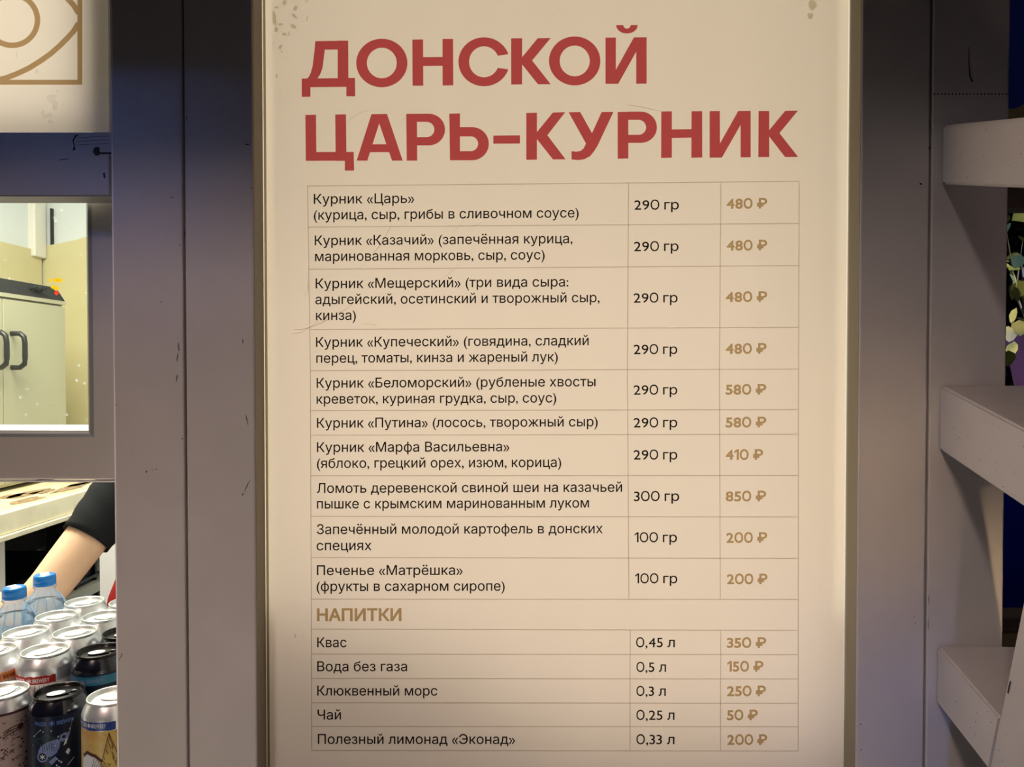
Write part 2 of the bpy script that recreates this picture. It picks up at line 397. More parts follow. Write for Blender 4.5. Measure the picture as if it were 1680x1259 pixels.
# ------------------------------------------------------------------ menu light box
XS0, XS1 = PX(435.2, DS), PX(1386.6, DS)
ZS0, ZS1 = 1.045, ZT - .01
menu = thing('menu_board', 'tall backlit cream menu board with red heading between the two columns', 'menu board', (0, DS, ZS0))
bm = bmesh.new(); add_poly(bm, [(XS0, DS, ZS0), (XS1, DS, ZS0), (XS1, DS, ZS1), (XS0, DS, ZS1)]); link('panel', bm, M['film'], menu)
bm = bmesh.new(); add_poly(bm, [(XS0, DS - .0004, ZS0), (PX(439.3, DS), DS - .0004, ZS0), (PX(439.3, DS), DS - .0004, ZS1), (XS0, DS - .0004, ZS1)]); link('edge_strip', bm, M['filmedge'], menu)
bm = bmesh.new()
add_box(bm, XL2 + .0004, XR0 - .0004, .864, .872, ZS0 - .008, ZS1)
add_box(bm, XL2 + .00005, XL2 + .0002, DS + .0002, .864, ZS0 - .008, ZS1); add_box(bm, XR0 - .0002, XR0 - .00005, DS + .0002, .864, ZS0 - .008, ZS1)
add_box(bm, XL2 + .0010, XR0 - .0010, DS + .006, .864, ZS0 - .008, ZS0 - .004); add_box(bm, XL2 + .0010, XR0 - .0010, DS + .006, .864, ZS1 - .004, ZS1)
link('light_box_housing', bm, M['housing'], menu)
LEDC = (1, .86, .69); LEDW = .245
LED = [(z0, 2.07, e) for z0, e in ((1.235, 1), (1.22, 1), (1.19, 1), (1.15, 1), (1.12, 1), (1.12, 1), (1.12, 1), (1.12, 1))]
for k, (z0, z1, e) in enumerate(LED):
    x = XS0 + (XS1 - XS0) * (k + .5) / len(LED)
    area('led_strip', (x, .852, (z0 + z1) / 2), (x, 0, (z0 + z1) / 2), .04, e * (z1 - z0) * LEDW, LEDC, z1 - z0, menu)
for xa, dx in ((XS0 + .012, -1), (XS1 - .012, 1)):       # added fill lights that brighten the joint round the panel
    area('edge_fill_light', (xa, .796, 1.66), (xa + dx, .793, 1.66), .006, .06, (1, .93, .72), .82, menu)
def Q(px, py, lift=.0005): return P(px, py, DS - lift)
# headline: the letters drawn in measured outlines
def zc_(ox, oy, s): return (ox, oy, s)
def ell(cx, cy, rx, ry, a0=0, a1=360, n=48):
    return [(cx + rx * math.cos(math.radians(a0 + (a1 - a0) * i / n)), cy - ry * math.sin(math.radians(a0 + (a1 - a0) * i / n))) for i in range(n + 1)]
def letters(name, items):
    loops = []
    for (ox, oy, sc), kind, arg in items:
        if kind == 'p': lp = arg
        elif kind == 'ring':
            cx, cy, rx, ry, ix, iy, a0, a1, b0, b1 = arg
            lp = ell(cx, cy, rx, ry, a0, a1, 64) + ell(cx, cy, ix, iy, b0, b1, 64)[::-1]
        else:
            x0, cx, top, bot, rx, icx, itop, ibot, irx = arg; n = 28
            lp = [(x0, top)] + ell(cx, (top + bot) / 2, rx, (bot - top) / 2, 90, -90, n) + [(x0, bot), (x0, ibot)] + ell(icx, (itop + ibot) / 2, irx, (ibot - itop) / 2, -90, 90, n) + [(x0, itop)]
        loops.append([(ox + x / sc, oy + y / sc) for x, y in lp])
    vs, fs = fill2d(loops, True); bm = bmesh.new(); nv = [bm.verts.new(Q(*v)) for v in vs]
    for f in fs: bm.faces.new([nv[k] for k in f])
    for v in [v for v in bm.verts if not v.link_faces]: bm.verts.remove(v)
    return link(name, bm, M['red'], menu)
A1, A2 = zc_(490, 30, 5.6), zc_(780, 30, 5.6)
B1, B2, B3 = zc_(490, 170, 6.2222), zc_(740, 170, 5.6), zc_(1010, 170, 5.4194)
letters('headline', [
    (A1, 'p', [(28, 555), (518, 548), (518, 630), (28, 634)]), (A1, 'p', [(28, 555), (108, 555), (108, 722), (28, 722)]), (A1, 'p', [(438, 548), (518, 548), (520, 717), (438, 717)]),
    (A1, 'p', [(153, 210), (455, 206), (455, 286), (148, 290)]), (A1, 'p', [(358, 206), (455, 206), (457, 560), (358, 560)]),
    (A1, 'p', [(153, 210), (145, 300), (128, 440), (112, 500), (93, 538), (70, 560), (168, 560), (195, 520), (212, 480), (222, 440), (240, 288)]),
    (A1, 'ring', (764, 411, 235, 223, 137, 140, 0, 360, 0, 360)),
    (A1, 'p', [(1044, 196), (1143, 194), (1145, 620), (1046, 620)]), (A1, 'p', [(1321, 190), (1419, 190), (1421, 616), (1322, 618)]), (A1, 'p', [(1140, 357), (1325, 355), (1325, 437), (1140, 439)]),
    (A2, 'ring', (79, 400, 235, 225, 137, 142, 18, 342, 23, 337)),
    (A2, 'p', [(328, 185), (429, 183), (429, 608), (329, 609)]), (A2, 'p', [(429, 358), (572, 183), (692, 181), (521, 388), (692, 607), (575, 607), (429, 424)]),
    (A2, 'ring', (912, 392, 236, 225, 138, 141, 0, 360, 0, 360)),
    (A2, 'p', [(1195, 178), (1290, 177), (1290, 602), (1195, 603)]), (A2, 'p', [(1477, 175), (1573, 175), (1573, 601), (1477, 602)]), (A2, 'p', [(1290, 474), (1456, 175), (1573, 175), (1480, 302), (1312, 603), (1195, 603)]),
    (A2, 'ring', (1392, 62, 99, 78, 33, 33, 180, 360, 180, 360))])
letters('headline', [
    (B1, 'p', [(68, 116), (177, 114), (181, 585), (73, 585)]), (B1, 'p', [(373, 112), (483, 110), (488, 585), (378, 585)]), (B1, 'p', [(73, 495), (562, 494), (562, 583), (73, 585)]), (B1, 'p', [(471, 494), (562, 494), (566, 685), (471, 685)]),
    (B1, 'p', [(592, 583), (743, 108), (823, 107), (823, 200), (701, 583)]), (B1, 'p', [(902, 106), (1062, 583), (953, 583), (821, 200), (821, 107)]), (B1, 'p', [(748, 416), (899, 416), (930, 497), (720, 497)]),
    (B1, 'p', [(1098, 106), (1207, 105), (1210, 583), (1103, 583)]), (B1, 'b', (1200, 1330, 104, 427, 164, 1305, 187, 343, 80)),
    (B2, 'p', [(-16, 93), (82, 90), (82, 521), (-10, 521)]), (B2, 'b', (75, 195, 217, 521, 152, 182, 302, 437, 67)),
    (B2, 'p', [(388, 294), (633, 292), (633, 367), (388, 369)]),
    (B2, 'p', [(691, 86), (789, 84), (789, 516), (691, 517)]), (B2, 'p', [(789, 262), (935, 83), (1049, 79), (885, 291), (1053, 513), (937, 514), (789, 327)]),
    (B2, 'p', [(1080, 80), (1187, 78), (1295, 273), (1383, 78), (1492, 77), (1345, 390), (1312, 442), (1275, 485), (1225, 512), (1170, 520), (1107, 514), (1107, 437), (1150, 443), (1190, 435), (1217, 413), (1240, 368)]),
    (B3, 'p', [(18, 75), (113, 74), (113, 488), (18, 490)]), (B3, 'b', (105, 225, 72, 350, 142, 203, 145, 278, 68)),
    (B3, 'p', [(406, 70), (500, 69), (500, 482), (404, 484)]), (B3, 'p', [(675, 68), (770, 67), (770, 480), (673, 482)]), (B3, 'p', [(498, 230), (676, 228), (676, 303), (498, 306)]),
    (B3, 'p', [(836, 67), (926, 66), (928, 480), (836, 481)]), (B3, 'p', [(1111, 66), (1201, 65), (1201, 478), (1111, 479)]), (B3, 'p', [(928, 355), (1090, 66), (1201, 65), (1111, 190), (945, 481), (836, 481)]),
    (B3, 'p', [(1271, 66), (1366, 66), (1366, 476), (1269, 477)]), (B3, 'p', [(1366, 236), (1507, 65), (1621, 63), (1457, 263), (1623, 475), (1507, 476), (1366, 294)])])
def slope(py): return -.0095 * max(-.1, 1 - (py - 301) / 860)
def digits_tris(s, off):
    """prices and portions: wide round zeros"""
    V, Fc, x = [], [], 0
    for ch in s:
        if ch == ' ': x += .24; continue
        if ch == '1':
            sw, x1 = .088 + 2 * off, .25 + 2 * off
            vs, fs = fill2d([[(x1 - sw, -off), (x1, -off), (x1, CAP + off), (x1 - sw * .95, CAP + off), (0, CAP + off - .15), (0, CAP + off - .15 - sw * 1.1), (x1 - sw, CAP + off - sw * 1.12)]])
        else: vs, fs = text_tris('О' if ch == '0' else ch, off)
        k = .84 if ch == '0' else 1
        a = min(v[0] for v in vs); b = max(v[0] for v in vs); n = len(V)
        V += [(x + (u - a) * k, v) for u, v in vs]; Fc += [tuple(n + i for i in f) for f in fs]; x += (b - a) * k + .085 - off
    return V, Fc
def add_text(bm, s, x0, x1, yb, cap, off):
    vs, fs = digits_tris(s, off) if s[0].isdigit() else text_tris(s, off); u0 = min(v[0] for v in vs); u1 = max(v[0] for v in vs); sl = slope(yb)
    nv = []
    for u, v in vs:
        px = x0 + (u - u0) / (u1 - u0) * (x1 - x0); nv.append(bm.verts.new(Q(px, yb - v / CAP * cap + sl * (px - x0))))
    for f in fs: bm.faces.new([nv[i] for i in f])
    for v in nv:
        if not v.link_faces: bm.verts.remove(v)
def row(lines, name, m, cap, off, oy):
    bm = bmesh.new()
    for s, a, b, yb in lines: add_text(bm, s, 480 + a / 1.9535, 480 + b / 1.9535, oy + yb / 1.9535, cap, off)
    return link(name, bm, M[m], menu)
REG, BOLD = .006, .031
dishes = [
 (290, [('Курник «Царь»', 68, 390, 87), ('(курица, сыр, грибы в сливочном соусе)', 68, 917, 138)], ('290 гр', 1095, 1238, 106), ('480 ₽', 1391, 1521, 102)),
 (290, [('Курник «Казачий» (запечённая курица,', 71, 897, 220), ('маринованная морковь, сыр, соус)', 72, 808, 271)], ('290 гр', 1094, 1237, 239), ('480 ₽', 1391, 1521, 236)),
 (290, [('Курник «Мещерский» (три вида сыра:', 74, 884, 358), ('адыгейский, осетинский и творожный сыр,', 73, 984, 409), ('кинза)', 75, 203, 460)], ('290 гр', 1093, 1234, 404), ('480 ₽', 1388, 1521, 401)),
 (290, [('Курник «Купеческий» (говядина, сладкий', 75, 949, 546), ('перец, томаты, кинза и жареный лук)', 76, 850, 597)], ('290 гр', 1093, 1233, 569), ('480 ₽', 1388, 1519, 567)),
 (590, [('Курник «Беломорский» (рубленые хвосты', 77, 971, 91), ('креветок, куриная грудка, сыр, соус)', 77, 845, 142)], ('290 гр', 1093, 1233, 113), ('580 ₽', 1388, 1518, 112)),
 (590, [('Курник «Путина» (лосось, творожный сыр)', 78, 978, 219)], ('290 гр', 1093, 1233, 218), ('580 ₽', 1388, 1518, 217)),
 (590, [('Курник «Марфа Васильевна»', 78, 695, 297), ('(яблоко, грецкий орех, изюм, корица)', 78, 861, 348)], ('290 гр', 1093, 1233, 321), ('410 ₽', 1388, 1508, 321)),
 (590, [('Ломоть деревенской свиной шеи на казачьей', 78, 1056, 428), ('пышке с крымским маринованным луком', 78, 950, 478)], ('300 гр', 1094, 1239, 454), ('850 ₽', 1388, 1518, 454)),
 (590, [('Запечённый молодой картофель в донских', 78, 994, 560), ('специях', 77, 253, 612)], ('100 гр', 1096, 1232, 586), ('200 ₽', 1390, 1521, 587)),
 (920, [('Печенье «Матрёшка»', 78, 545, 47), ('(фрукты в сахарном сиропе)', 77, 680, 98)], ('100 гр', 1098, 1233, 73), ('200 ₽', 1392, 1522, 75)),
 (920, [('Квас', 79, 173, 278)], ('0,45 л', 1101, 1225, 278), ('350 ₽', 1392, 1518, 279)),
 (920, [('Вода без газа', 79, 367, 355)], ('0,5 л', 1102, 1197, 357), ('150 ₽', 1393, 1509, 355)),
 (920, [('Клюквенный морс', 79, 464, 433)], ('0,3 л', 1102, 1196, 434), ('250 ₽', 1392, 1517, 434)),
 (920, [('Чай', 80, 155, 510)], ('0,25 л', 1102, 1224, 511), ('50 ₽', 1392, 1491, 511)),
 (920, [('Полезный лимонад «Эконад»', 81, 713, 588)], ('0,33 л', 1102, 1224, 589), ('200 ₽', 1393, 1521, 590)),
]
for oy, dl, q, pr in dishes:
    row(dl, 'dish_name', 'black', 16.1, REG, oy)
    row([q], 'portion', 'black', 16.1, REG, oy)
    row([pr], 'price', 'gold', 16.1, BOLD, oy)
row([('НАПИТКИ', 78, 349, 193)], 'section_heading', 'gold', 19.6, BOLD, 920)
# table rules
bm = bmesh.new()
def rule(pts, wpx):
    for (xa, ya), (xb, yb) in zip(pts, pts[1:]):
        dx, dy = xb - xa, yb - ya; L = math.hypot(dx, dy); nx, ny = -dy / L * wpx / 2, dx / L * wpx / 2
        bm.faces.new([bm.verts.new(Q(x, y, .0003)) for x, y in ((xa + nx, ya + ny), (xb + nx, yb + ny), (xb - nx, yb - ny), (xa - nx, ya - ny))])
def lx(y): return 504.6 + 4.6 * min(1, (y - 304) / 300) + 2.2 * max(0, (y - 604) / 628)
hl = [(30, 15, 290), (162, 150, 290), (297, 285, 290), (490, 483, 290), (622, 617, 290), (164, 161, 590), (243, 240, 590), (373, 372, 590), (503, 505, 590), (635, 638, 590), (124, 125, 920), (220, 224, 920), (300, 302, 920), (378, 380, 920), (456, 458, 920), (532, 533, 920), (609, 611, 920)]
for a, b, oy in hl:
    ya, yb = oy + a / 1.9535, oy + b / 1.9535; rule([(lx(ya), ya), (480 + (1623 - 3 * min(1, max(0, (yb - 300) / 300))) / 1.9535, yb)], 1.3)
rule([(504.6, 305), (509.2, 608), (511.4, 1232)], 1.3); rule([(1311.3, 298), (1310, 606), (1309.5, 1232.6)], 1.3)
for xa, xb, xc, xd in ((1077, 1073, 1078, 1082), (1373, 1368, 1371, 1372)):
    f = lambda v: 480 + v / 1.9535
    rule([(f(xa), 300), (f(xb), 606), (f(xc), 983)], 1.3); rule([(f(xd), 1034), (f(xd) - .3, 1232)], 1.3)
link('table_rules', bm, M['line'], menu)
# wear on the film: peeled flakes, creases, smudges
def flake(px, py, rx, ry, lean=0, lift=.0003):
    n = 11; pts = []
    for k in range(n):
        a = 2 * PI * k / n; rr = .55 + .6 * random.random()
        pts.append(Q(px + math.cos(a) * rx * rr - math.sin(a) * lean, py + math.sin(a) * ry * rr, lift))
    bm = bmesh.new(); add_poly(bm, pts); link('peeled_flake', bm, M['peel'], menu)
for f in [(467, 4, 4, 5), (454, 12, 4, 2), (485, 14, 4, 6, 2), (450, 30, 4, 12), (460, 40, 6, 3), (453, 48, 5, 5), (483, 26, 3, 7, -5), (481, 43, 6, 4, -2), (466, 56, 5, 4), (474, 55, 2, 5), (504, 30, 1.5, 5, 1), (460, 76, 3, 5, 1), (471, 93, 1, 2), (454, 125, 2, 4), (460, 149, 1.2, 4), (503, 2, 3, 2), (448, 71, 1, 3), (462, 84, 2, 2), (505, 470, 1.3, 10), (501, 483, 1, 5), (1245, 529, 5, 1.2), (600, 532, 5, 1), (612, 533, 7, 1), (605, 530.5, 3, .8), (497, 1043, 1.5, 2), (503, 1052, .8, 1), (484, 1043, 2, 3), (1333, 10, 7, 10), (1329, 26, 5, 7), (520, 209, 1, 1), (593, 265, 1, 1), (770, 7, 1.3, 1), (917, 15, 1.2, 1.4), (1262, 491.5, 3, .7)]: flake(*f)
def crease(pts, wpx):
    ps = [Q(x, y, .0001) for x, y in pts]
    n = len(ps); bm = bmesh.new(); add_tube(bm, ps, [wpx * .00030 * (.25 + .75 * math.sin(PI * (i + .5) / n)) for i in range(n)], 6); link('crease', bm, M['film'], menu, True)
crease([(642, 370), (632, 388), (622, 404), (612, 416)], .9); crease([(603, 425), (596, 434), (588, 441)], .6); crease([(590, 487), (570, 506), (545, 520), (527, 530), (500, 540), (482, 541)], .9); crease([(527, 522), (510, 536), (494, 546), (480, 548)], .7)
crease([(760, 362), (752, 372), (742, 382)], .5); crease([(790, 364), (779, 372), (772, 378)], .5); crease([(763, 423), (748, 440), (733, 452), (722, 460)], .6); crease([(570, 200), (582, 190), (594, 184), (606, 180)], .5); crease([(658, 199), (668, 188), (682, 181)], .5); crease([(1030, 172), (1050, 175), (1068, 179), (1082, 182)], .7)
# ------------------------------------------------------------------ ornament light box over the window
DP = .768
orn = thing('ornament_panel', 'backlit cream panel with ochre ring and petal ornament above the window', 'sign panel', (PX(60, DP), DP, PZ(217, DP)))
ox0, ox1, oz0, oz1 = -1.1, PX(183, DP), PZ(217, DP, 90), ZT - .004
bm = bmesh.new(); add_poly(bm, [(ox0, DP, oz0), (ox1, DP, oz0), (ox1, DP, oz1), (ox0, DP, oz1)]); link('panel', bm, M['film'], orn)
box('frame_post', PX(158, DP + .012), ox1, DP + .010, DP + .020, oz0, oz1, M['paint'], orn)
box('back_board', ox0, ox1, .797, .799, oz0, oz1, M['white'], orn)
bm = bmesh.new()
def R(px, py): return P(px, py, DP - .0005)
OL = []
def stroke(pts, wpx):
    pts = [Vector((x, y)) for x, y in pts]; L = []; Rr = []
    for i, p in enumerate(pts):
        t = (pts[min(i + 1, len(pts) - 1)] - pts[max(0, i - 1)]).normalized(); n = Vector((-t.y, t.x)) * wpx / 2
        L.append(tuple(p + n)); Rr.append(tuple(p - n))
    OL.append(L + Rr[::-1])
stroke([(131, -140), (131, 139)], 8); stroke([(-200, 135), (135, 135)], 8)
OL.append(ell(20, 33, 46, 46, 0, 360, 48) + ell(20, 33, 37, 37, 0, 360, 48)[::-1])
low = [(129, 38), (121, 51), (110, 63), (97, 76), (82, 89), (65, 101), (47, 112), (28, 121), (10, 128), (-15, 134)]      # two arcs of the petal
stroke(low, 9); stroke([(x, 60 - y) for x, y in low], 9)
vs, fs = fill2d(OL, True); nv = [bm.verts.new(R(*v)) for v in vs]
for f in fs: bm.faces.new([nv[k] for k in f])
for v in nv:
    if not v.link_faces: bm.verts.remove(v)
link('ornament_print', bm, M['ornament'], orn)
for px, py, a, b in [(86, 160, 9, 9), (90, 172, 5, 10), (80, 190, 10, 6), (84, 200, 6, 5), (60, 118, 4, 6), (28, 90, 2, 10), (126, 141, 1.4, 1.2), (93, 150, 3, 4), (70, 186, 3, 8)]:
    pts = []
    for k in range(11):
        an = 2 * PI * k / 11; rr = .5 + .6 * random.random(); pts.append(P(px + math.cos(an) * a * rr, py + math.sin(an) * b * rr, DP - .0004))
    bm = bmesh.new(); add_poly(bm, pts); link('rubbed_patch', bm, M['peel2'], orn)
area('led_strip', (PX(30, .79) - .10, .795, (oz0 + oz1) / 2), (PX(30, .79) - .10, 0, (oz0 + oz1) / 2), .36, .56, (1, .91, .76), .36, orn)
# ------------------------------------------------------------------ cross beam over the window
DB = .757
beam = [(-900, 217.5), (183, 217), (183, 252), (178.5, 254), (178.5, 322), (-900, 322)]
bm = bmesh.new(); add_prism(bm, [P(x, y, DB) for x, y in beam], (0, .033, 0))
bmesh.ops.bevel(bm, geom=[e for e in bm.edges if abs((e.verts[0].co - e.verts[1].co).x) > .2], offset=.0012, segments=2, affect='EDGES')
bo = struct(link('trim_16', bm, M['paint']), 'painted cross beam between the ornament panel and the window')
bm = bmesh.new()
def bchip(pts): add_poly(bm, [P(x, y, DB - .0004) for x, y in pts])
bchip([(155, 242), (163, 241), (164, 254), (157, 256), (152, 249)]); bchip([(163, 250), (183, 250), (183, 253), (163, 253)])
bchip([(119, 230), (123, 222), (130, 221), (124, 225), (121, 232), (124, 245), (119, 248), (121, 240)]); bchip([(97, 262), (114, 260), (114, 261), (97, 263)])
for yy in (226, 232, 238): bchip([(124, yy), (178, yy - 3), (178, yy - 2.4), (124, yy + .6)])
bchip([(169, 284), (172, 283), (173, 293), (170, 292)]); bchip([(74, 276), (76, 275.4), (76, 277)])
link('chipped_notch', bm, M['chip'], bo)
# ------------------------------------------------------------------ sash window
DW = .80
win = thing('window_1', 'sash window with silver bead left of the column', None, (PX(60, DW), DW, PZ(786, DW)), kind='structure')
gx, gz = PX(152, DW), PZ(716, DW, 80)
zb, zt = PZ(787, DW, 80), PZ(300, DW, 80); X0 = -1.5
WB = .011; WE = .012
bm = bmesh.new(); add_prism(bm, [(X0, DW, zb), (XL0 + .014, DW, zb), (XL0 + .014, DW, zt), (gx, DW, zt), (gx, DW, gz), (X0, DW, gz)], (0, .03, 0)); link('frame', bm, M['sash'], win)
box('lit_edge_strip', X0, XL0 + .004, DW - .002, DW + .006, PZ(791, DW, 80), PZ(789, DW, 80), M['whiteedge'], win)  # white strip standing in for the lit underside edge of the sash
box('lit_edge_line', X0, XL0 + .004, DW - .001, DW + .001, PZ(786.5, DW, 80), PZ(785, DW, 80), M['whiteedge'], win)  # thin white line, also a lit edge put into colour
bm = bmesh.new()
pr = [(0, 0), (-.001, .0), (WB * .25, -.0012), (WB * .55, .002), (WB, WE), (WB, WE + .004), (0, WE + .004)]   # rises inwards, goes deeper
pth = [(u, v) for u, v in pr]
def beadv(t): pass
n = len(pth)
ra = [bm.verts.new((X0, DW + v, gz + u)) for u, v in pth]; rb = [bm.verts.new((gx - u, DW + v, gz + u)) for u, v in pth]; rc = [bm.verts.new((gx - u, DW + v, zt)) for u, v in pth]
for A_, B_ in ((ra, rb), (rb, rc)):
    for i in range(n): bm.faces.new([A_[i], A_[(i + 1) % n], B_[(i + 1) % n], B_[i]])
link('glazing_bead', bm, M['bead'], win)
pane = box('pane', X0, gx - WB + .002, DW + WE + .0015, DW + WE + .0045, gz + WB - .002, zt, M['glass'], win)
bm = bmesh.new()
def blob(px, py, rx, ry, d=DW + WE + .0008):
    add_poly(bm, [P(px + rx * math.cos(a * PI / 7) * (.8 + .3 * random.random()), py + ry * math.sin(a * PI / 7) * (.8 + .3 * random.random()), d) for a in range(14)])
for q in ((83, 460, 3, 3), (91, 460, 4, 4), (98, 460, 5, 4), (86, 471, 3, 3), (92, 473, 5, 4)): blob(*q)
s1 = link('sticker', bm, M['yel'], win); tag(s1, 'yellow reflection painted as spots on the window pane')  # yellow light reflected in the glass, built as flat spots
bm = bmesh.new(); blob(93, 481, 4, 4); s2 = link('sticker', bm, M['rd'], win); tag(s2, 'red reflection painted as a dot on the window pane')  # red part of the same reflection, built as a flat dot
# ------------------------------------------------------------------ kitchen seen through window and hatch
ZBN = 1.10
XB = -1.46
bench = thing('work_bench', 'worn cream work bench along the kitchen wall under the steel cabinet', 'bench', (XB, 2.2, 0))
box('bench_top', IX0 + .01, XB, 1.3, 3.26, ZBN - .05, ZBN, M['bench'], bench, .004)
bm = bmesh.new(); add_box(bm, XB, XB + .018, 1.3, 3.26, ZBN - .062, ZBN - .001, .003); add_box(bm, XB + .004, XB + .026, 1.3, 3.26, ZBN - .078, ZBN - .063, .002); link('edge_board', bm, M['benchedge'], bench)
dl = PYX(6, XB, 900)
for yy in (dl - .03, 3.15): box('leg', XB - .06, XB, yy - .03, yy + .035, 0, ZBN - .078, M['pale'], bench)
tag(box('under_shelf', IX0 + .02, XB - .066, 1.9, 3.1, .70, .735, M['pale']), 'pale shelf board below the work bench under the black crate', 'shelf')
struct(box('bench_shade_sheet_side', IX0 + .013, IX0 + .03, 1.9, 3.24, .74, ZBN - .055, M['dark']), 'dark sheet on the wall for the shade under the bench')  # dark sheet added where only shade lies below the bench
struct(box('bench_shade_sheet_back', IX0 + .03, PX(150, 3.25), 3.245, 3.284, .40, ZBN - .055, M['dark']), 'dark sheet for the shade at the far end under the bench')  # second dark sheet continuing that shade on the back wall
fx = PX(160, 2.35); fr = thing('white_cabinet', 'low white cabinet behind the person, right of the black crate', 'cabinet', (fx + .2, 2.6, 0))
box('body', fx, fx + .36, 2.36, 2.85, .03, 1.02, M['whiteedge'], fr, .004); box('door', fx + .004, fx + .356, 2.343, 2.3595, .04, 1.015, M['whiteedge'], fr, .002); box('plinth', fx + .01, fx + .35, 2.39, 2.84, 0, .03, M['dark'], fr)
XC = -1.685
cy0, cy1 = PYX(7, XC) - .42, PYX(110, XC)
zct, zcb = 1.80, ZBN + .012
cab = thing('steel_cabinet', 'two-door stainless steel warming cabinet on the bench behind the window', 'cabinet', (XC - .17, (cy0 + cy1) / 2, ZBN))
box('body', XC - .34, XC - .012, cy0, cy1, zcb, 1.735, M['steel'], cab, .004)
bm = bmesh.new(); add_prism(bm, [(XC - .34, cy0, 1.735), (XC + .002, cy0, 1.735), (XC + .002, cy0, 1.748), (XC - .03, cy0, zct), (XC - .34, cy0, zct)], (0, cy1 - cy0, 0)); link('console', bm, M['steel'], cab)
bm = bmesh.new(); add_prism(bm, [(XC + .003, cy0 + .01, 1.750), (XC - .0285, cy0 + .01, zct - .001), (XC - .030, cy0 + .01, zct - .002), (XC + .0005, cy0 + .01, 1.7495)], (0, cy1 - cy0 - .02, 0)); link('control_panel', bm, M['console'], cab)
ym = PYX(7, XC)
for (a, b, hy) in ((cy0 + .004, ym - .0025, ym - .05), (ym + .0025, cy1 - .004, ym + .04)):
    dr = box('door', XC - .012, XC, a, b, zcb + .012, 1.728, M['steel'], cab, .002)
    bm = bmesh.new()
    add_tube(bm, [(XC, hy, 1.617), (XC + .028, hy, 1.617), (XC + .042, hy, 1.606), (XC + .045, hy, 1.585), (XC + .045, hy, 1.535), (XC + .042, hy, 1.516), (XC + .028, hy, 1.505), (XC, hy, 1.505)], .0085, 10)
    link('handle', bm, M['blackp'], dr, True)
for yy, r in ((PYX(58, XC), .006), (PYX(66, XC), .010), (PYX(73, XC), .006)):
    bm = bmesh.new(); add_tube(bm, [(XC - .016, yy, 1.773), (XC + .012, yy, 1.785)], [r, r * .85], 16); link('knob', bm, M['console'], cab, True)
for k in range(4):
    yy = (cy0 + .05, cy1 - .05)[k % 2]; xx = (XC - .05, XC - .3)[k // 2]
    box('foot', xx - .015, xx + .015, yy - .015, yy + .015, ZBN, zcb, M['blackp'], cab)
scr = [(40, 812, 16, 8, .2), (55, 822, 12, 5, -.1), (118, 800, 16, 5, .3), (20, 815, 8, 4, .5), (130, 795, 10, 3, .1), (70, 808, 8, 4, .3)]
lab = ['flat brown card scrap below the steel cabinet on the bench', 'long brown card strip along the bench edge', 'dark card scrap on the far end of the bench beside the sleeve', 'small brown scrap at the near end of the bench', 'thin brown scrap farthest along the bench', 'small torn scrap in the middle of the bench']
for (px, py, a, b, rot), lb in zip(scr, lab):
    r = ROT @ Vector(((px - 840) / F, (629.5 - py) / F, -1)); c = EYE + r * ((ZBN - EYE.z) / r.z)
    if c.x > XB - .03: c.x = XB - .05
    if c.x < XC + .02: c.x = XC + .05
    bm = bmesh.new(); pts = []
    for k in range(9):
        an = 2 * PI * k / 9; rr = .6 + .5 * random.random(); pts.append(Vector((c.x + .03 * rr * math.cos(an), c.y + .008 * a * rr * math.sin(an), ZBN + .0002)))
    add_prism(bm, pts, (0, 0, .0015)); o = link('card_scrap', bm, M['scrap']); tag(o, lb, 'scrap', 'card scraps on the bench')
# crate on the lower shelf
cr = thing('plastic_crate', 'black ribbed plastic crate on the shelf under the bench', 'crate', (-1.72, 2.4, .735))
bm = bmesh.new()
yA, yB = 2.12, PYX(168, -1.535)
add_box(bm, -1.885, -1.565, yA, yB, .735, .742); add_box(bm, -1.575, -1.56, yA, yB, .735, .835); add_box(bm, -1.89, -1.875, yA, yB, .735, .835); add_box(bm, -1.89, -1.56, yA, yA + .015, .735, .835); add_box(bm, -1.89, -1.56, yB - .015, yB, .735, .835)
link('tub', bm, M['crate'], cr)
bm = bmesh.new(); add_box(bm, -1.56, -1.535, yA - .01, yB + .012, .822, .838, .003); add_box(bm, -1.56, -1.54, yA, yB + .006, .748, .760, .003); link('rim', bm, M['crate'], cr)
for k in range(6):
    yy = yA + .03 + k * (yB - yA - .06) / 5
    box('rib', -1.56, -1.547, yy - .004, yy + .004, .735, .822, M['crate'], cr)
# serving counter
ZC = .974
XCN = XL0 - .004
struct(box('trim_17', IX0 + .01, -.30, .832, .898, ZC - .04, ZC, M['counter']), 'front strip of the serving counter')
ctr = box('serving_counter', IX0 + .005, -.30, .94, 1.42, ZC - .04, ZC, M['counter'], None, .003)
bpy.data.objects.remove(bpy.data.objects['trim_17'])
bpy.data.objects.remove(ctr)
bm = bmesh.new(); add_prism(bm, [(IX0 + .005, .832, ZC - .04), (XL0 + .006, .832, ZC - .04), (XL0 + .006, .938, ZC - .04), (-.2, .938, ZC - .04), (-.2, 1.42, ZC - .04), (IX0 + .005, 1.42, ZC - .04)], (0, 0, .04))
ctr = tag(link('serving_counter', bm, M['counter']), 'pale serving counter inside the hatch carrying cans and bottles', 'counter')
for k, xx in enumerate((-1.9, -.3)): box('leg', xx - .025, xx + .025, 1.33, 1.38, 0, ZC - .04, M['pale'], ctr)
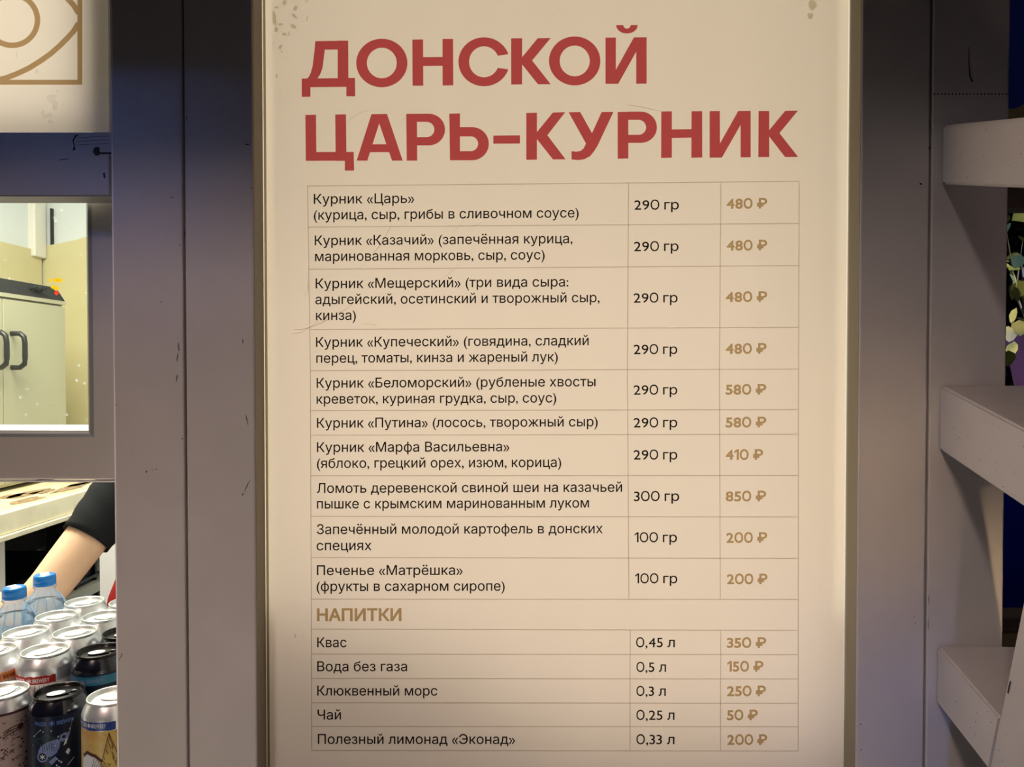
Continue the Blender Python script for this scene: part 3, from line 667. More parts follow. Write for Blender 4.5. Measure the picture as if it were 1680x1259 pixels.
# ------------------------------------------------------------------ cans
RC = .0325
def wrap(bm, pts, r=RC + .00025):
    """polygon given in millimetres on the rolled-out label (0 = front), laid round the can"""
    v = [Vector((a, z, 0)) for a, z in pts]
    st = [[v[i] for i in t] for t in tessellate_polygon([v])]
    while st:
        tri = st.pop(); xs = [p.x for p in tri]
        if max(xs) - min(xs) > 3:          # keep every facet close to the curved wall
            k = max(range(3), key=lambda i: abs(tri[i].x - tri[(i + 1) % 3].x)); p, q, r_ = tri[k], tri[(k + 1) % 3], tri[(k + 2) % 3]; m_ = (p + q) / 2
            st += [[p, m_, r_], [m_, q, r_]]; continue
        bm.faces.new([bm.verts.new((math.sin(p.x / 1000 / r) * r, -math.cos(p.x / 1000 / r) * r, p.y / 1000)) for p in tri])
def wband(bm, a0, a1, z0, z1, r=RC + .0001, jag=0):
    n = max(6, int(abs(a1 - a0) / 2)); lo = []; hi = []
    for i in range(n + 1):
        a = (a0 + (a1 - a0) * i / n) / 1000 / r
        j = (random.random() - .3) * jag
        lo.append(bm.verts.new((math.sin(a) * r, -math.cos(a) * r, z0 / 1000))); hi.append(bm.verts.new((math.sin(a) * r, -math.cos(a) * r, (z1 + j) / 1000)))
    for i in range(n): bm.faces.new([lo[i], lo[i + 1], hi[i + 1], hi[i]])
def wtext(bm, s, a0, a1, zb, cap, off=.012, r=RC + .0004):
    vs, fs = text_tris(s, off); u0 = min(v[0] for v in vs); u1 = max(v[0] for v in vs)
    nv = [bm.verts.new((math.sin((a0 + (u - u0) / (u1 - u0) * (a1 - a0)) / 1000 / r) * r, -math.cos((a0 + (u - u0) / (u1 - u0) * (a1 - a0)) / 1000 / r) * r, (zb + v / CAP * cap) / 1000)) for u, v in vs]
    for f in fs:
        try: bm.faces.new([nv[i] for i in f])
        except ValueError: pass
def circ(a, z, r, n=12, ry=None): return [(a + r * math.cos(2 * PI * i / n), z + (ry or r) * math.sin(2 * PI * i / n)) for i in range(n)]
def seg(a0, z0, a1, z1, w):
    L = math.hypot(a1 - a0, z1 - z0); nx, nz = -(z1 - z0) / L * w / 2, (a1 - a0) / L * w / 2
    return [(a0 + nx, z0 + nz), (a1 + nx, z1 + nz), (a1 - nx, z1 - nz), (a0 - nx, z0 - nz)]
def emblem(bm, a, z, s, lift=.0004):
    for k in range(6):
        an = PI / 2 + k * PI / 3; wrap(bm, seg(a, z, a + s * math.cos(an), z + s * math.sin(an), s * .28), RC + lift)
    wrap(bm, circ(a, z, s * .42, 8), RC + lift)
def make_can(H, label, group, black, artwork, tab=0):
    t = thing('drink_can', label, 'can', (0, 0, 0), group)
    bm = bmesh.new()
    add_lathe(bm, [(0, .006), (.018, .005), (.0225, 0), (.0245, .0005), (.0300, .007), (RC, .014), (RC, H - .0165), (RC - .0004, H - .0150), (.0310, H - .0120), (.0286, H - .0072), (.0270, H - .0045), (.0264, H - .0035)], 48)
    link('can_body', bm, M['blackcan'] if black else M['alu'], t, True)
    bm = bmesh.new()
    add_lathe(bm, [(.0264, H - .0040), (.0274, H - .0030), (.0276, H - .0010), (.0270, H), (.0260, H - .0006), (.0252, H - .0030), (.0240, H - .0058), (.0228, H - .0062), (.0222, H - .0046), (.0210, H - .0042), (0, H - .0042)], 48)
    ld = link('lid', bm, M['blacklid'] if black else M['lid'], t, True)
    bm = bmesh.new()
    def disc(bm, cx, cy, rx, ry, z0, z1, rot, n=24):
        pts = []
        for i in range(n):
            a = 2 * PI * i / n; x, y = rx * math.cos(a), ry * math.sin(a)
            pts.append((cx + x * math.cos(rot) - y * math.sin(rot), cy + x * math.sin(rot) + y * math.cos(rot), z0))
        add_prism(bm, pts, (0, 0, z1 - z0))
    cs, sn = math.cos(tab), math.sin(tab)
    disc(bm, 0, 0, .0135, .0078, H - .0036, H - .0025, tab)
    add_tube(bm, [(.0130 * cs, .0130 * sn, H - .0036), (.0170 * cs, .0170 * sn, H - .0036)], [.0012, .0012], 8)
    tb = link('pull_tab', bm, M['blacklid'] if black else M['lid'], t)
    bm = bmesh.new(); disc(bm, -.0035 * cs, -.0035 * sn, .0098, .0066, H - .0025, H - .0023, tab)
    sk = link('sticker', bm, M['sticker'], tb)
    # scored mouth
    bm = bmesh.new(); c = (.0128 * cs, .0128 * sn)
    ringp = [(c[0] + .0062 * math.cos(a * PI / 12), c[1] + .0062 * math.sin(a * PI / 12), H - .0041) for a in range(25)]
    add_tube(bm, ringp, .0004, 5); link('mouth_score', bm, M['blackp'], ld)
    bm = bmesh.new()              # unreadable grey print on the tab sticker
    for k in range(6):
        u = -.0095 + k * .0022 + .0006 * random.random(); v = -.0012 + .0018 * (k % 2)
        x, y = u * cs - v * sn, u * sn + v * cs
        add_box(bm, x - .0007, x + .0007, y - .0004, y + .0004, H - .0023, H - .00225)
    link('sticker_print', bm, M['ink'], tb)
    for nm, fn, mm in artwork:
        bm = bmesh.new(); fn(bm); link(nm, bm, M[mm], t)
    return t
def place(t, px, d, z, rz=None, copy=False, label=None, turn=0):
    x = PX(px, d, 1100); a = -math.atan2(x, d) + turn if rz is None else rz     # the front of the label faces the hatch
    o = dup(t, (x, d, z), a) if copy else t
    o.location = (x, d, z); o.rotation_euler = (0, 0, a)
    if label: o['label'] = label
    return o
HS, HT = .1435, .168
# front row
def art_star(bm):
    for a, z in ((-21, 103), (-12, 111), (-9, 109), (0, 109.5), (7, 102), (19, 108), (22, 118), (4, 92), (-23, 92)): wrap(bm, circ(a, z, .75, 8))
    wrap(bm, seg(-21, 103, -12, 111, .35)); wrap(bm, seg(19, 108, 22, 118, .25)); wrap(bm, seg(7, 102, 4, 92, .2))
    for k in range(10): wrap(bm, circ(5 + 2.2 * (k % 3) + random.random(), 76 - 2.6 * k + random.random(), .8 + .5 * random.random(), 7))
    wrap(bm, [(12, 90), (15, 92), (17, 99), (14, 97)]); wrap(bm, seg(16, 66, 23, 73, .5)); wrap(bm, [(14, 82), (17, 86), (19, 83), (17, 78)])
def art_bird(bm):
    U = 14
    wrap(bm, [(-14, 66 + U), (-15, 72 + U), (-12, 78 + U), (-6, 82 + U), (0, 84 + U), (6, 85.5 + U), (9, 82 + U), (8, 75 + U), (5, 69 + U), (0, 66 + U), (-6, 66 + U)])
    wrap(bm, [(8, 83 + U), (9, 89 + U), (13, 91 + U), (17, 90 + U), (20, 95 + U), (18, 86 + U), (15, 83 + U), (11, 81 + U)])
    wrap(bm, circ(-10, 66 + U, 6.4, 20)); wrap(bm, [(-3, 60 + U), (4, 66 + U), (6, 62 + U), (0, 56 + U)])
def art_dark_detail(bm):
    U = 14
    wrap(bm, circ(-10, 66 + U, 4.6, 18), RC + .0004)
    for k in range(5): wrap(bm, seg(-9 + 2.4 * k, 72 + U + k * .6, -10 + 2.4 * k, 79.5 + U + k * .8, .6), RC + .0004)
    for k in range(14): wrap(bm, circ(1 + (k % 5) * 1.4, 73 + U + (k // 5) * 3 + random.random(), .45, 6), RC + .0004)
    wrap(bm, circ(12.5, 86.5 + U, 2.0, 10), RC + .0004)
def art_wheel(bm): emblem(bm, -10, 80, 3.2, .0005)
def art_wave(bm):
    for z0 in (103, 99, 95):
        pts = [(-20 + 3 * i, z0 + 2.4 * math.sin(i * 1.1 + z0)) for i in range(11)]
        for p, q in zip(pts, pts[1:]): wrap(bm, seg(*p, *q, 1.0), RC + .0002)
def art_text_dark(bm): wtext(bm, 'PINZER', -18.5, -4.5, 116, 4.6); wtext(bm, 'BREWERY', 5.5, 24, 116, 4.6); emblem(bm, .5, 118.3, 3.4)
def full(z0, z1): return lambda bm: wband(bm, -102, 102, z0, z1, RC + .0001)
black0 = make_can(HS, 'black can with pale blue bird drawing in the middle of the front row', 'cans on the serving counter', True, [('label_sleeve', full(16, 126), 'navy'), ('wave_print', art_wave, 'tealink'), ('star_print', art_star, 'paleink'), ('bird_print', art_bird, 'greyblue'), ('bird_detail', art_dark_detail, 'navy'), ('wheel_print', art_wheel, 'paleink'), ('brand_lettering', art_text_dark, 'blueink')], tab=.25)
place(black0, 97, .900, ZC, turn=-.26)
def art_doodle(bm):
    rnd = random.Random(3)
    for k in range(120):
        a, z = rnd.uniform(-30, 46), rnd.uniform(50, 121); s = rnd.uniform(1.2, 2.6) * (.6 if z > 111 else 1); kind = k % 5
        if kind == 0: wrap(bm, seg(a - s, z - s, a + s, z + s, .8)); wrap(bm, seg(a - s, z + s, a + s, z - s, .8))
        elif kind == 1: wrap(bm, circ(a, z, s * .7, 4))
        elif kind == 2:
            p = [(a + s * 1.4 * math.cos(t), z + s * 1.4 * math.sin(t)) for t in (2.6, 3.3, 4, 4.7, 5.4, 6.1)]
            for u, v in zip(p, p[1:]): wrap(bm, seg(*u, *v, .7))
        elif kind == 3: wrap(bm, circ(a, z, s * .4, 6))
        else:
            p = [(a - 2 * s, z - s), (a - s, z), (a, z + s * .4), (a + s, z + s * .5)]
            for u, v in zip(p, p[1:]): wrap(bm, seg(*u, *v, .8))
    for dz in (0, -3, -6):
        p = [(16 - i * 3.2, 109 + dz - .28 * i * i + i * .5) for i in range(6)]
        for u, v in zip(p, p[1:]): wrap(bm, seg(*u, *v, 1.2))
    wrap(bm, circ(18, 107, 3.6, 12))
pink0 = make_can(HS, 'silver can with pinkish brown label of dark doodles, front row at the left', 'cans on the serving counter', False, [('label_sleeve', full(16, 124), 'pinklab'), ('dark_band', lambda bm: wband(bm, -102, 102, 124, 126.8, RC + .00015), 'maroon'), ('doodle_print', art_doodle, 'maroon')], tab=.45)
place(pink0, 4, .900, ZC)
YU = 13
def art_mount(bm):
    rnd = random.Random(5)
    for k in range(40):
        t = rnd.random(); a = 12 + (rnd.random() - .5) * 22 * t; z = 104 + YU - 42 * t
        wrap(bm, seg(a, z, a + rnd.uniform(.8, 1.8), z - rnd.uniform(2, 4), .6), RC + .0005)
    wrap(bm, seg(12, 105 + YU, 3, 66 + YU, .6), RC + .0005); wrap(bm, seg(12, 105 + YU, 24, 70 + YU, .6), RC + .0005)
    wrap(bm, [(-22, 78 + YU), (-14, 84 + YU), (-2, 81 + YU), (6, 74 + YU), (4, 72 + YU), (-4, 78 + YU), (-14, 80 + YU), (-20, 75 + YU)], RC + .0005)
    for k in range(7): wrap(bm, seg(-8 + k * 2.2, 64 + YU, -4 + k * 3, 76 + YU - k, .5), RC + .0005)
def art_rays(bm):
    for k in range(16):
        a = -24 + k * 2.3; z = 105 + YU - (k % 4) * 2.6; wrap(bm, seg(a, z, a + 4.5, z - .7 + (k % 3) * .5, .6), RC + .0004)
def art_grey(bm): wrap(bm, [(-24, 60 + YU), (-22, 76 + YU), (-14, 80 + YU), (-2, 76 + YU), (4, 66 + YU), (2, 58 + YU)], RC + .0002)
def art_text_blue(bm): wtext(bm, 'PINZER', -30, -14, 110.6 + YU, 4.8); wtext(bm, 'BREWERY', -7.5, 9, 110.6 + YU, 4.8); emblem(bm, -11, 113 + YU, 2.8)
yel0 = make_can(.148, 'silver can with blue band over a yellow mountain label, front row beside the column', 'cans on the serving counter', False, [('label_sleeve', full(16, 107 + YU), 'yellowlab'), ('brand_band', lambda bm: wband(bm, -60, 19, 107.5 + YU, 116.5 + YU, RC + .0002, 1.2), 'blueband'), ('ray_print', art_rays, 'orangeband'), ('cloud_print', art_grey, 'paleink'), ('mountain_print', art_mount, 'maroon'), ('brand_lettering', art_text_blue, 'paleink')], tab=.2)
place(yel0, 185, .879, ZC, turn=-.5)
# second row
def art_text_2(bm): wtext(bm, 'PINZER', -26, -9, 137.6, 5.2); wtext(bm, 'BREWERY', .5, 19, 137.6, 5.2); emblem(bm, -3.8, 140, 3.4)
def art_lines(bm):
    for k in range(9): wrap(bm, seg(-22 + k * 5, 102, -22 + k * 5, 134, .5), RC + .0004); wrap(bm, seg(-22 + k * 5, 110, -17 + k * 5, 132, .4), RC + .0004)
red1 = make_can(HT, 'silver can with red band and white lettering in the second row', 'cans on the serving counter', False, [('label_sleeve', full(16, 136), 'sticker'), ('brand_band', lambda bm: wband(bm, -60, 26, 135.6, 145, RC + .0002, 1.4), 'redband'), ('line_print', art_lines, 'redband'), ('brand_lettering', art_text_2, 'sticker')], tab=.8)
place(red1, 75, .966, ZC, turn=-.46)
org1 = make_can(HT, 'silver can with orange band cut by the left edge of the second row', 'cans on the serving counter', False, [('label_sleeve', full(16, 136), 'pinklab'), ('brand_band', lambda bm: wband(bm, -60, 34, 135.6, 145, RC + .0002, 1.4), 'orangeband'), ('brand_lettering', lambda bm: (wtext(bm, 'PINZER', -16, 0, 137.6, 5.2), wtext(bm, 'BREWERY', 11, 29, 137.6, 5.2), emblem(bm, 5.6, 140, 3.4)), 'maroon')], tab=.5)
place(org1, -12, .966, ZC)
tl1 = make_can(HT, 'black can with teal lettering band in the second row against the column', 'cans on the serving counter', True, [('label_sleeve', full(16, 148), 'navy'), ('brand_band', lambda bm: wband(bm, -40, 40, 134.6, 145.5, RC + .0002), 'tealband'), ('brand_lettering', lambda bm: (wtext(bm, 'PINZER', -32, -15, 137.6, 5.2), wtext(bm, 'BREWERY', -5, 14, 137.6, 5.2), emblem(bm, -10, 140, 3.4)), 'greyblue')], tab=.3)
place(tl1, 164, .966, ZC, turn=-.32)
# further rows: plain silver lids in view
plain = make_can(HT, 'silver can at the left end of the third row', 'cans on the serving counter', False, [('label_sleeve', full(16, 138), 'pinklab')], tab=.2)
place(plain, 43, 1.034, ZC)
for px, d, rz, lb in ((124, 1.034, .5, 'silver can in the middle of the third row behind the red banded can'), (94, 1.102, .1, 'silver can at the left of the fourth row in front of the bottles'), (170, 1.102, -.2, 'silver can of the fourth row beside the column'), (140, 1.17, .35, 'silver can at the left of the rearmost row'), (212, 1.17, 0, 'silver can of the rearmost row mostly behind the column')):
    place(plain, px, d, ZC, rz, True, lb)
place(tl1, 205, 1.034, ZC, .6, True, 'black can of the third row mostly behind the column')
# ------------------------------------------------------------------ water bottles
def make_bottle(label):
    t = thing('water_bottle', label, 'bottle', (0, 0, 0), 'water bottles behind the cans')
    bm = bmesh.new()
    prof = [(0, .004), (.018, .002), (.028, 0), (.032, .006)]
    z = .012
    while z < .115: prof += [(.0325, z), (.0325, z + .007), (.0313, z + .009), (.0313, z + .010)]; z += .0125
    prof += [(.0325, .128), (.0325, .138), (.0315, .146), (.0285, .156), (.0235, .166), (.0180, .174), (.0145, .179), (.0138, .184), (.0165, .1845), (.0165, .1860), (.0135, .1865), (.0132, .198)]
    add_lathe(bm, prof, 40); link('bottle_body', bm, M['pet'], t, True)
    bm = bmesh.new(); add_lathe(bm, [(0, .006), (.027, .004), (.031, .012), (.031, .135), (.029, .150), (.024, .1625), (0, .1625)], 32); link('water', bm, M['water'], t, True)
    bm = bmesh.new()
    for k in range(14):           # moulded ribs on the shoulder
        a = 2 * PI * k / 14
        add_tube(bm, [(.0322 * math.cos(a), .0322 * math.sin(a), .145), (.029 * math.cos(a), .029 * math.sin(a), .157), (.0235 * math.cos(a), .0235 * math.sin(a), .1672), (.0188 * math.cos(a), .0188 * math.sin(a), .1738)], [.0003, .0008, .0008, .0003], 6)
    link('shoulder_ribs', bm, M['pet'], t, True)
    bm = bmesh.new()
    seg_ = 60; rings = []
    for r, zz in ((.0150, .1875), (.0158, .1880), (.0158, .1915), (.0152, .1920), (.0156, .1925), (.0156, .2000), (.0150, .2030), (.0135, .2040), (0, .2040)):
        if r == 0: rings.append([bm.verts.new((0, 0, zz))]); continue
        rings.append([bm.verts.new(((r + (.0003 if k % 2 and .1926 > zz - .006 > .186 else 0)) * math.cos(2 * PI * k / seg_), (r + (.0003 if k % 2 and .1926 > zz - .006 > .186 else 0)) * math.sin(2 * PI * k / seg_), zz)) for k in range(seg_)])
    for a, b in zip(rings, rings[1:]):
        for i in range(seg_):
            j = (i + 1) % seg_
            bm.faces.new([a[i], a[j], b[0]] if len(b) == 1 else [a[i], a[j], b[j], b[i]])
    cp = link('cap', bm, M['cap'], t, True)
    bm = bmesh.new(); add_box(bm, -.0105, .0105, -.006, .006, .2041, .2044); link('price_sticker', bm, M['sticker'], cp)
    bm = bmesh.new()
    for k in range(4): add_box(bm, -.007 + k * .0037, -.0048 + k * .0037, -.0035, .003, .2044, .20445)
    link('sticker_print', bm, M['ink'], cp)
    bm = bmesh.new(); add_lathe(bm, [(.0328, .07), (.0328, .128)], 40); lb = link('wrap_label', bm, M['plabel'], t, True)
    bm = bmesh.new(); rnd = random.Random(2)
    for k in range(9): wrap(bm, [(-20 + 2.6 * k + rnd.random(), 126 - rnd.random() * 10), (-17 + 2.6 * k, 124 - 6 * rnd.random()), (-18 + 2.6 * k, 112 - 9 * rnd.random()), (-21 + 2.6 * k, 114)], .0331)
    link('red_print', bm, M['redink'], lb)
    bm = bmesh.new()
    for k in range(8): wrap(bm, [(4 + 2.4 * k + rnd.random(), 114 + rnd.random() * 3), (6 + 2.4 * k, 113), (5 + 2.4 * k, 108), (3.6 + 2.4 * k, 109)], .0331)
    link('green_print', bm, M['greenink'], lb)
    return t
b1 = make_bottle('blue capped water bottle cut by the left edge, nearer of the two bottles')
place(b1, 25, 1.12, ZC, -.55)
place(b1, 75, 1.19, ZC, 2.2, True, 'blue capped water bottle behind, right beside the bare forearm')
# ------------------------------------------------------------------ person behind the counter
def skin_mesh(name, verts, edges, root, m, parent=None, sub=2):
    me = bpy.data.meshes.new(name); me.from_pydata([v[0] for v in verts], edges, [])
    o = bpy.data.objects.new(name, me); COL.objects.link(o)
    md = o.modifiers.new('skin', 'SKIN'); md.use_smooth_shade = True
    for i, v in enumerate(verts):
        sv = me.skin_vertices[0].data[i]; r = v[1]; sv.radius = r if isinstance(r, tuple) else (r, r); sv.use_root = (i == root)
    s = o.modifiers.new('sub', 'SUBSURF'); s.levels = sub; s.render_levels = sub
    dg = bpy.context.evaluated_depsgraph_get(); ev = o.evaluated_get(dg); nm = bpy.data.meshes.new_from_object(ev)
    bpy.data.objects.remove(o); bpy.data.meshes.remove(me)
    bm = bmesh.new(); bm.from_mesh(nm); bpy.data.meshes.remove(nm)
    return link(name, bm, m, parent, True)
per = thing('person', 'person in black short-sleeved shirt reaching down behind the cans, mostly hidden by the column', 'person', (-.72, 1.86, 0))
S = P(226, 775, 1.62); E = P(52, 1000, 1.43)
mid = S.lerp(E, .5)
Wr = Vector((E.x - .16, E.y + .06, ZC + .055)); Hd = Vector((Wr.x - .07, Wr.y + .01, ZC + .028))
S2 = Vector((-.44, 1.72, 1.33)); E2 = Vector((-.36, 1.80, 1.05)); W2 = Vector((-.45, 1.60, 1.03)); H2 = Vector((-.50, 1.54, 1.03))
def hand(verts, edges, wi, W, H, side):
    f = (H - W).normalized(); u = Vector((0, 0, 1)); l = f.cross(u).normalized() * side
    verts.append((H, (.036, .016))); pi_ = len(verts) - 1; edges.append((wi, pi_))
    for k, (o_, ln) in enumerate(((-.026, .066), (-.009, .078), (.009, .074), (.026, .058))):
        a = H + l * o_ + f * .03; verts.append((a, .009)); edges.append((pi_, len(verts) - 1))
        verts.append((a + f * ln * .55 + u * .002, .008)); edges.append((len(verts) - 2, len(verts) - 1))
        verts.append((a + f * ln - u * .010, .0065)); edges.append((len(verts) - 2, len(verts) - 1))
    a = H - l * .034 - f * .01; verts.append((a, .010)); edges.append((pi_, len(verts) - 1))
    verts.append((a - l * .02 + f * .035, .009)); edges.append((len(verts) - 2, len(verts) - 1))
V = [(Vector((-.62, 1.90, .92)), (.145, .10)), (Vector((-.62, 1.86, 1.08)), (.125, .085)), (Vector((-.64, 1.77, 1.25)), (.14, .09)), (Vector((-.65, 1.69, 1.37)), (.10, .07)), (Vector((-.65, 1.66, 1.43)), .044), (Vector((-.65, 1.635, 1.49)), .044), (Vector((-.65, 1.605, 1.585)), (.082, .098)), (Vector((-.65, 1.615, 1.665)), (.078, .092)),
     (S, .052), (mid, .045), (S.lerp(E, .75), .043), (E, .041), (Wr, .026), (S2, .05), (E2, .038), (W2, .026),
     (Vector((-.71, 1.90, .86)), .085), (Vector((-.72, 1.86, .48)), .058), (Vector((-.72, 1.90, .10)), .042), (Vector((-.72, 1.80, .04)), .038),
     (Vector((-.53, 1.90, .86)), .085), (Vector((-.52, 1.86, .48)), .058), (Vector((-.52, 1.90, .10)), .042), (Vector((-.52, 1.80, .04)), .038)]
ED = [(0, 1), (1, 2), (2, 3), (3, 4), (4, 5), (5, 6), (6, 7), (3, 8), (8, 9), (9, 10), (10, 11), (11, 12), (3, 13), (13, 14), (14, 15), (0, 16), (16, 17), (17, 18), (18, 19), (0, 20), (20, 21), (21, 22), (22, 23)]
DXV = Vector((-.10, 0, 0))
V = [(v if i in (8, 9, 10, 11, 12) else v + DXV, r) for i, (v, r) in enumerate(V)]; W2 = W2 + DXV; H2 = H2 + DXV
hand(V, ED, 12, Wr, Hd, 1); hand(V, ED, 15, W2, H2, -1)
skin_mesh('body', V, ED, 0, M['skin'], per)
# face
fc = Vector((-.75, 1.512, 1.565))
bm = bmesh.new()
add_tube(bm, [fc + Vector((0, .012, .03)), fc + Vector((0, -.010, -.005)), fc + Vector((0, .006, -.016))], [.006, .011, .008], 8)
link('nose', bm, M['skin'], per, True)
for s in (-1, 1):
    bm = bmesh.new(); bmesh.ops.create_uvsphere(bm, u_segments=12, v_segments=8, radius=.0075); bmesh.ops.translate(bm, verts=bm.verts, vec=fc + Vector((s * .028, .017, .028))); link('eye', bm, M['blackp'], per, True)
    bm = bmesh.new(); bmesh.ops.create_uvsphere(bm, u_segments=12, v_segments=8, radius=.03); bmesh.ops.scale(bm, verts=bm.verts, vec=(.35, .6, 1)); bmesh.ops.translate(bm, verts=bm.verts, vec=Vector((-.75 + s * .074, 1.605, 1.585))); link('ear', bm, M['skin'], per, True)
bm = bmesh.new(); add_tube(bm, [fc + Vector((-.022, .014, -.042)), fc + Vector((0, .006, -.044)), fc + Vector((.022, .014, -.042))], [.003, .006, .003], 8); link('mouth', bm, M['apron'], per, True)
bm = bmesh.new(); bmesh.ops.create_uvsphere(bm, u_segments=24, v_segments=16, radius=.098); bmesh.ops.scale(bm, verts=bm.verts, vec=(.92, .98, .92)); bmesh.ops.translate(bm, verts=bm.verts, vec=Vector((-.75, 1.648, 1.662)))
bm2 = bmesh.new(); bmesh.ops.create_uvsphere(bm2, u_segments=16, v_segments=12, radius=.045); bmesh.ops.translate(bm2, verts=bm2.verts, vec=Vector((-.75, 1.73, 1.69)))
me = bpy.data.meshes.new('t'); bm2.to_mesh(me); bm2.free(); bm.from_mesh(me); bpy.data.meshes.remove(me)
link('hair', bm, M['hair'], per, True)
# shirt: trunk and two short sleeves that end in a cuff
cu = S.lerp(E, .50)
ax = (E - S).normalized()
SV = [(Vector((-.62, 1.89, .96)), (.155, .108)), (Vector((-.62, 1.86, 1.08)), (.142, .10)), (Vector((-.64, 1.77, 1.25)), (.155, .105)), (Vector((-.65, 1.69, 1.375)), (.105, .08)), (Vector((-.65, 1.665, 1.42)), .062), (S, .060), (S.lerp(E, .18), .054), (S2, .064), (S2.lerp(E2, .45), .058)]
SV = [(v if i in (5, 6) else v + DXV, r) for i, (v, r) in enumerate(SV)]
SE = [(0, 1), (1, 2), (2, 3), (3, 4), (3, 5), (5, 6), (3, 7), (7, 8)]
skin_mesh('shirt', SV, SE, 0, M['shirt'], per)
bm = bmesh.new()                        # sleeve as an open cuffed tube with folds
def sleeve(bm, S, E, t0, t1, r0, r1, seg=40, n=14):
    t = (E - S).normalized(); u = (Vector((0, 0, 1)) - t * t.z).normalized(); v = t.cross(u); rings = []
    for i in range(n + 1):
        f = i / n; c = S.lerp(E, t0 + (t1 - t0) * f); rr = r0 + (r1 - r0) * f
        rings.append([bm.verts.new(c + (rr + .0016 * math.sin(3 * k * 2 * PI / seg + f * 9) * (1 - f) + .0012 * math.sin(f * 26 + 2 * math.sin(k * 2 * PI / seg))) * (u * math.cos(2 * PI * k / seg) + v * math.sin(2 * PI * k / seg))) for k in range(seg)])
    rings.append([bm.verts.new(S.lerp(E, t1 - .02) + (r1 - .003) * (u * math.cos(2 * PI * k / seg) + v * math.sin(2 * PI * k / seg))) for k in range(seg)])
    for a, b in zip(rings, rings[1:]):
        for k in range(seg): bm.faces.new([a[k], a[(k + 1) % seg], b[(k + 1) % seg], b[k]])
sleeve(bm, S, E, -.06, .52, .066, .0485); link('sleeve', bm, M['shirt'], per, True)
# trousers and apron
TV = [(Vector((-.62, 1.90, .97)), (.148, .105)), (Vector((-.62, 1.90, .88)), (.155, .11)), (Vector((-.71, 1.90, .80)), .095), (Vector((-.72, 1.86, .48)), .068), (Vector((-.72, 1.90, .12)), .055), (Vector((-.53, 1.90, .80)), .095), (Vector((-.52, 1.86, .48)), .068), (Vector((-.52, 1.90, .12)), .055)]
TV = [(v + DXV, r) for v, r in TV]
skin_mesh('trousers', TV, [(0, 1), (1, 2), (2, 3), (3, 4), (1, 5), (5, 6), (6, 7)], 0, M['trousers'], per)
bm = bmesh.new(); rows_ = []
for zz, hw, dy in ((1.045, .150, .01), (1.01, .172, .0), (.97, .185, -.01), (.80, .21, -.02), (.60, .22, -.02)):
    rows_.append([bm.verts.new((-.79 + hw * math.sin(a), 1.83 + dy - .155 * math.cos(a) + .004 * math.sin(7 * a), zz)) for a in [(-1.9 + 3.8 * i / 24) for i in range(25)]])
for a, b in zip(rows_, rows_[1:]):
    for i in range(24): bm.faces.new([a[i], a[i + 1], b[i + 1], b[i]])
bmesh.ops.solidify(bm, geom=bm.faces[:], thickness=.003)
link('apron', bm, M['apron'], per, True)
# ------------------------------------------------------------------ slanted rails at the right
rl = thing('railing', 'painted wooden railing of three slanted rails and a leaning upright on the right column', 'railing', (PX(1541, DF), DF, 1.0))
XA = PX(1541, DF); XAW = XA + .13
TH = math.atan(.262)
fdir = Vector((0, -math.cos(TH), -math.sin(TH))); udir = Vector((0, -math.sin(TH), math.cos(TH)))
def rail(z_top, z_bot, ln):
    """slanted bar that starts at the column face"""
    y0 = DF - .0005
    pts = [Vector((XA, y0, z_bot)), Vector((XA, y0, z_top)), Vector((XA, y0, z_top)) + fdir * ln, Vector((XA, y0, z_bot)) + fdir * (ln - (z_top - z_bot) * math.sin(TH))]
    bm = bmesh.new(); add_prism(bm, pts, (XAW - XA, 0, 0)); bmesh.ops.bevel(bm, geom=bm.edges[:], offset=.0022, segments=2, affect='EDGES')
    o = link('rail', bm, M['paint2'], rl)
    bm = bmesh.new(); rnd = random.Random(int(z_top * 1000))
    for k in range(16):
        s_, h_ = .02 + rnd.random() * .12, rnd.random() * .9 + .05
        c = Vector((XA - .0003, y0, z_bot + (z_top - z_bot) * h_)) + fdir * s_; r_ = .0003 + .0004 * rnd.random()
        add_poly(bm, [c + Vector((0, r_ * math.cos(a), r_ * math.sin(a))) for a in (0, 1, 2, 3, 4, 5)])
    link('stain_spots', bm, M['brown'], o)
    return o
def zd(py): return PZ(py, DF, 1541)
# the rails end on the leaning upright
stl = P(1640, 1176, 1.0); 
XF = XA
y3 = PYX(1640, XA, 1180)
zt3, zb3 = zd(1059), zd(1153)
c3 = Vector((XA, y3, EYE.z))
p3 = Vector((XA, DF, zt3)) + fdir * ((DF - y3) / math.cos(TH))          # crossing of rail top and upright
sl = (DF - y3) / math.cos(TH)
for a, b in ((206, 303), (632, 738), (1059, 1153)):
    z1_, z0_ = zd(a), zd(b)
    # run of each rail up to the upright's rear face
    t = ((p3 - Vector((XA, DF, z1_))).dot(fdir))
    rail(z1_, z0_, t - .0005)
lo, hi = p3 - udir * .9, p3 + udir * .95
bm = bmesh.new(); add_prism(bm, [lo, hi, hi + fdir * .07, lo + fdir * .07], (XAW - XA, 0, 0)); bmesh.ops.bevel(bm, geom=bm.edges[:], offset=.0015, segments=2, affect='EDGES')
up = link('upright', bm, M['paint2'], rl)
c = P(1656, 1128, PYX(1656, XA, 1128)); bm = bmesh.new(); add_poly(bm, [Vector((XA - .0003, 0, 0)) + Vector((0, c.y, c.z)) + fdir * a + udir * b for a, b in ((-.001, -.006), (.001, -.006), (.0012, .006), (-.0008, .006))]); link('slot', bm, M['chip'], up)
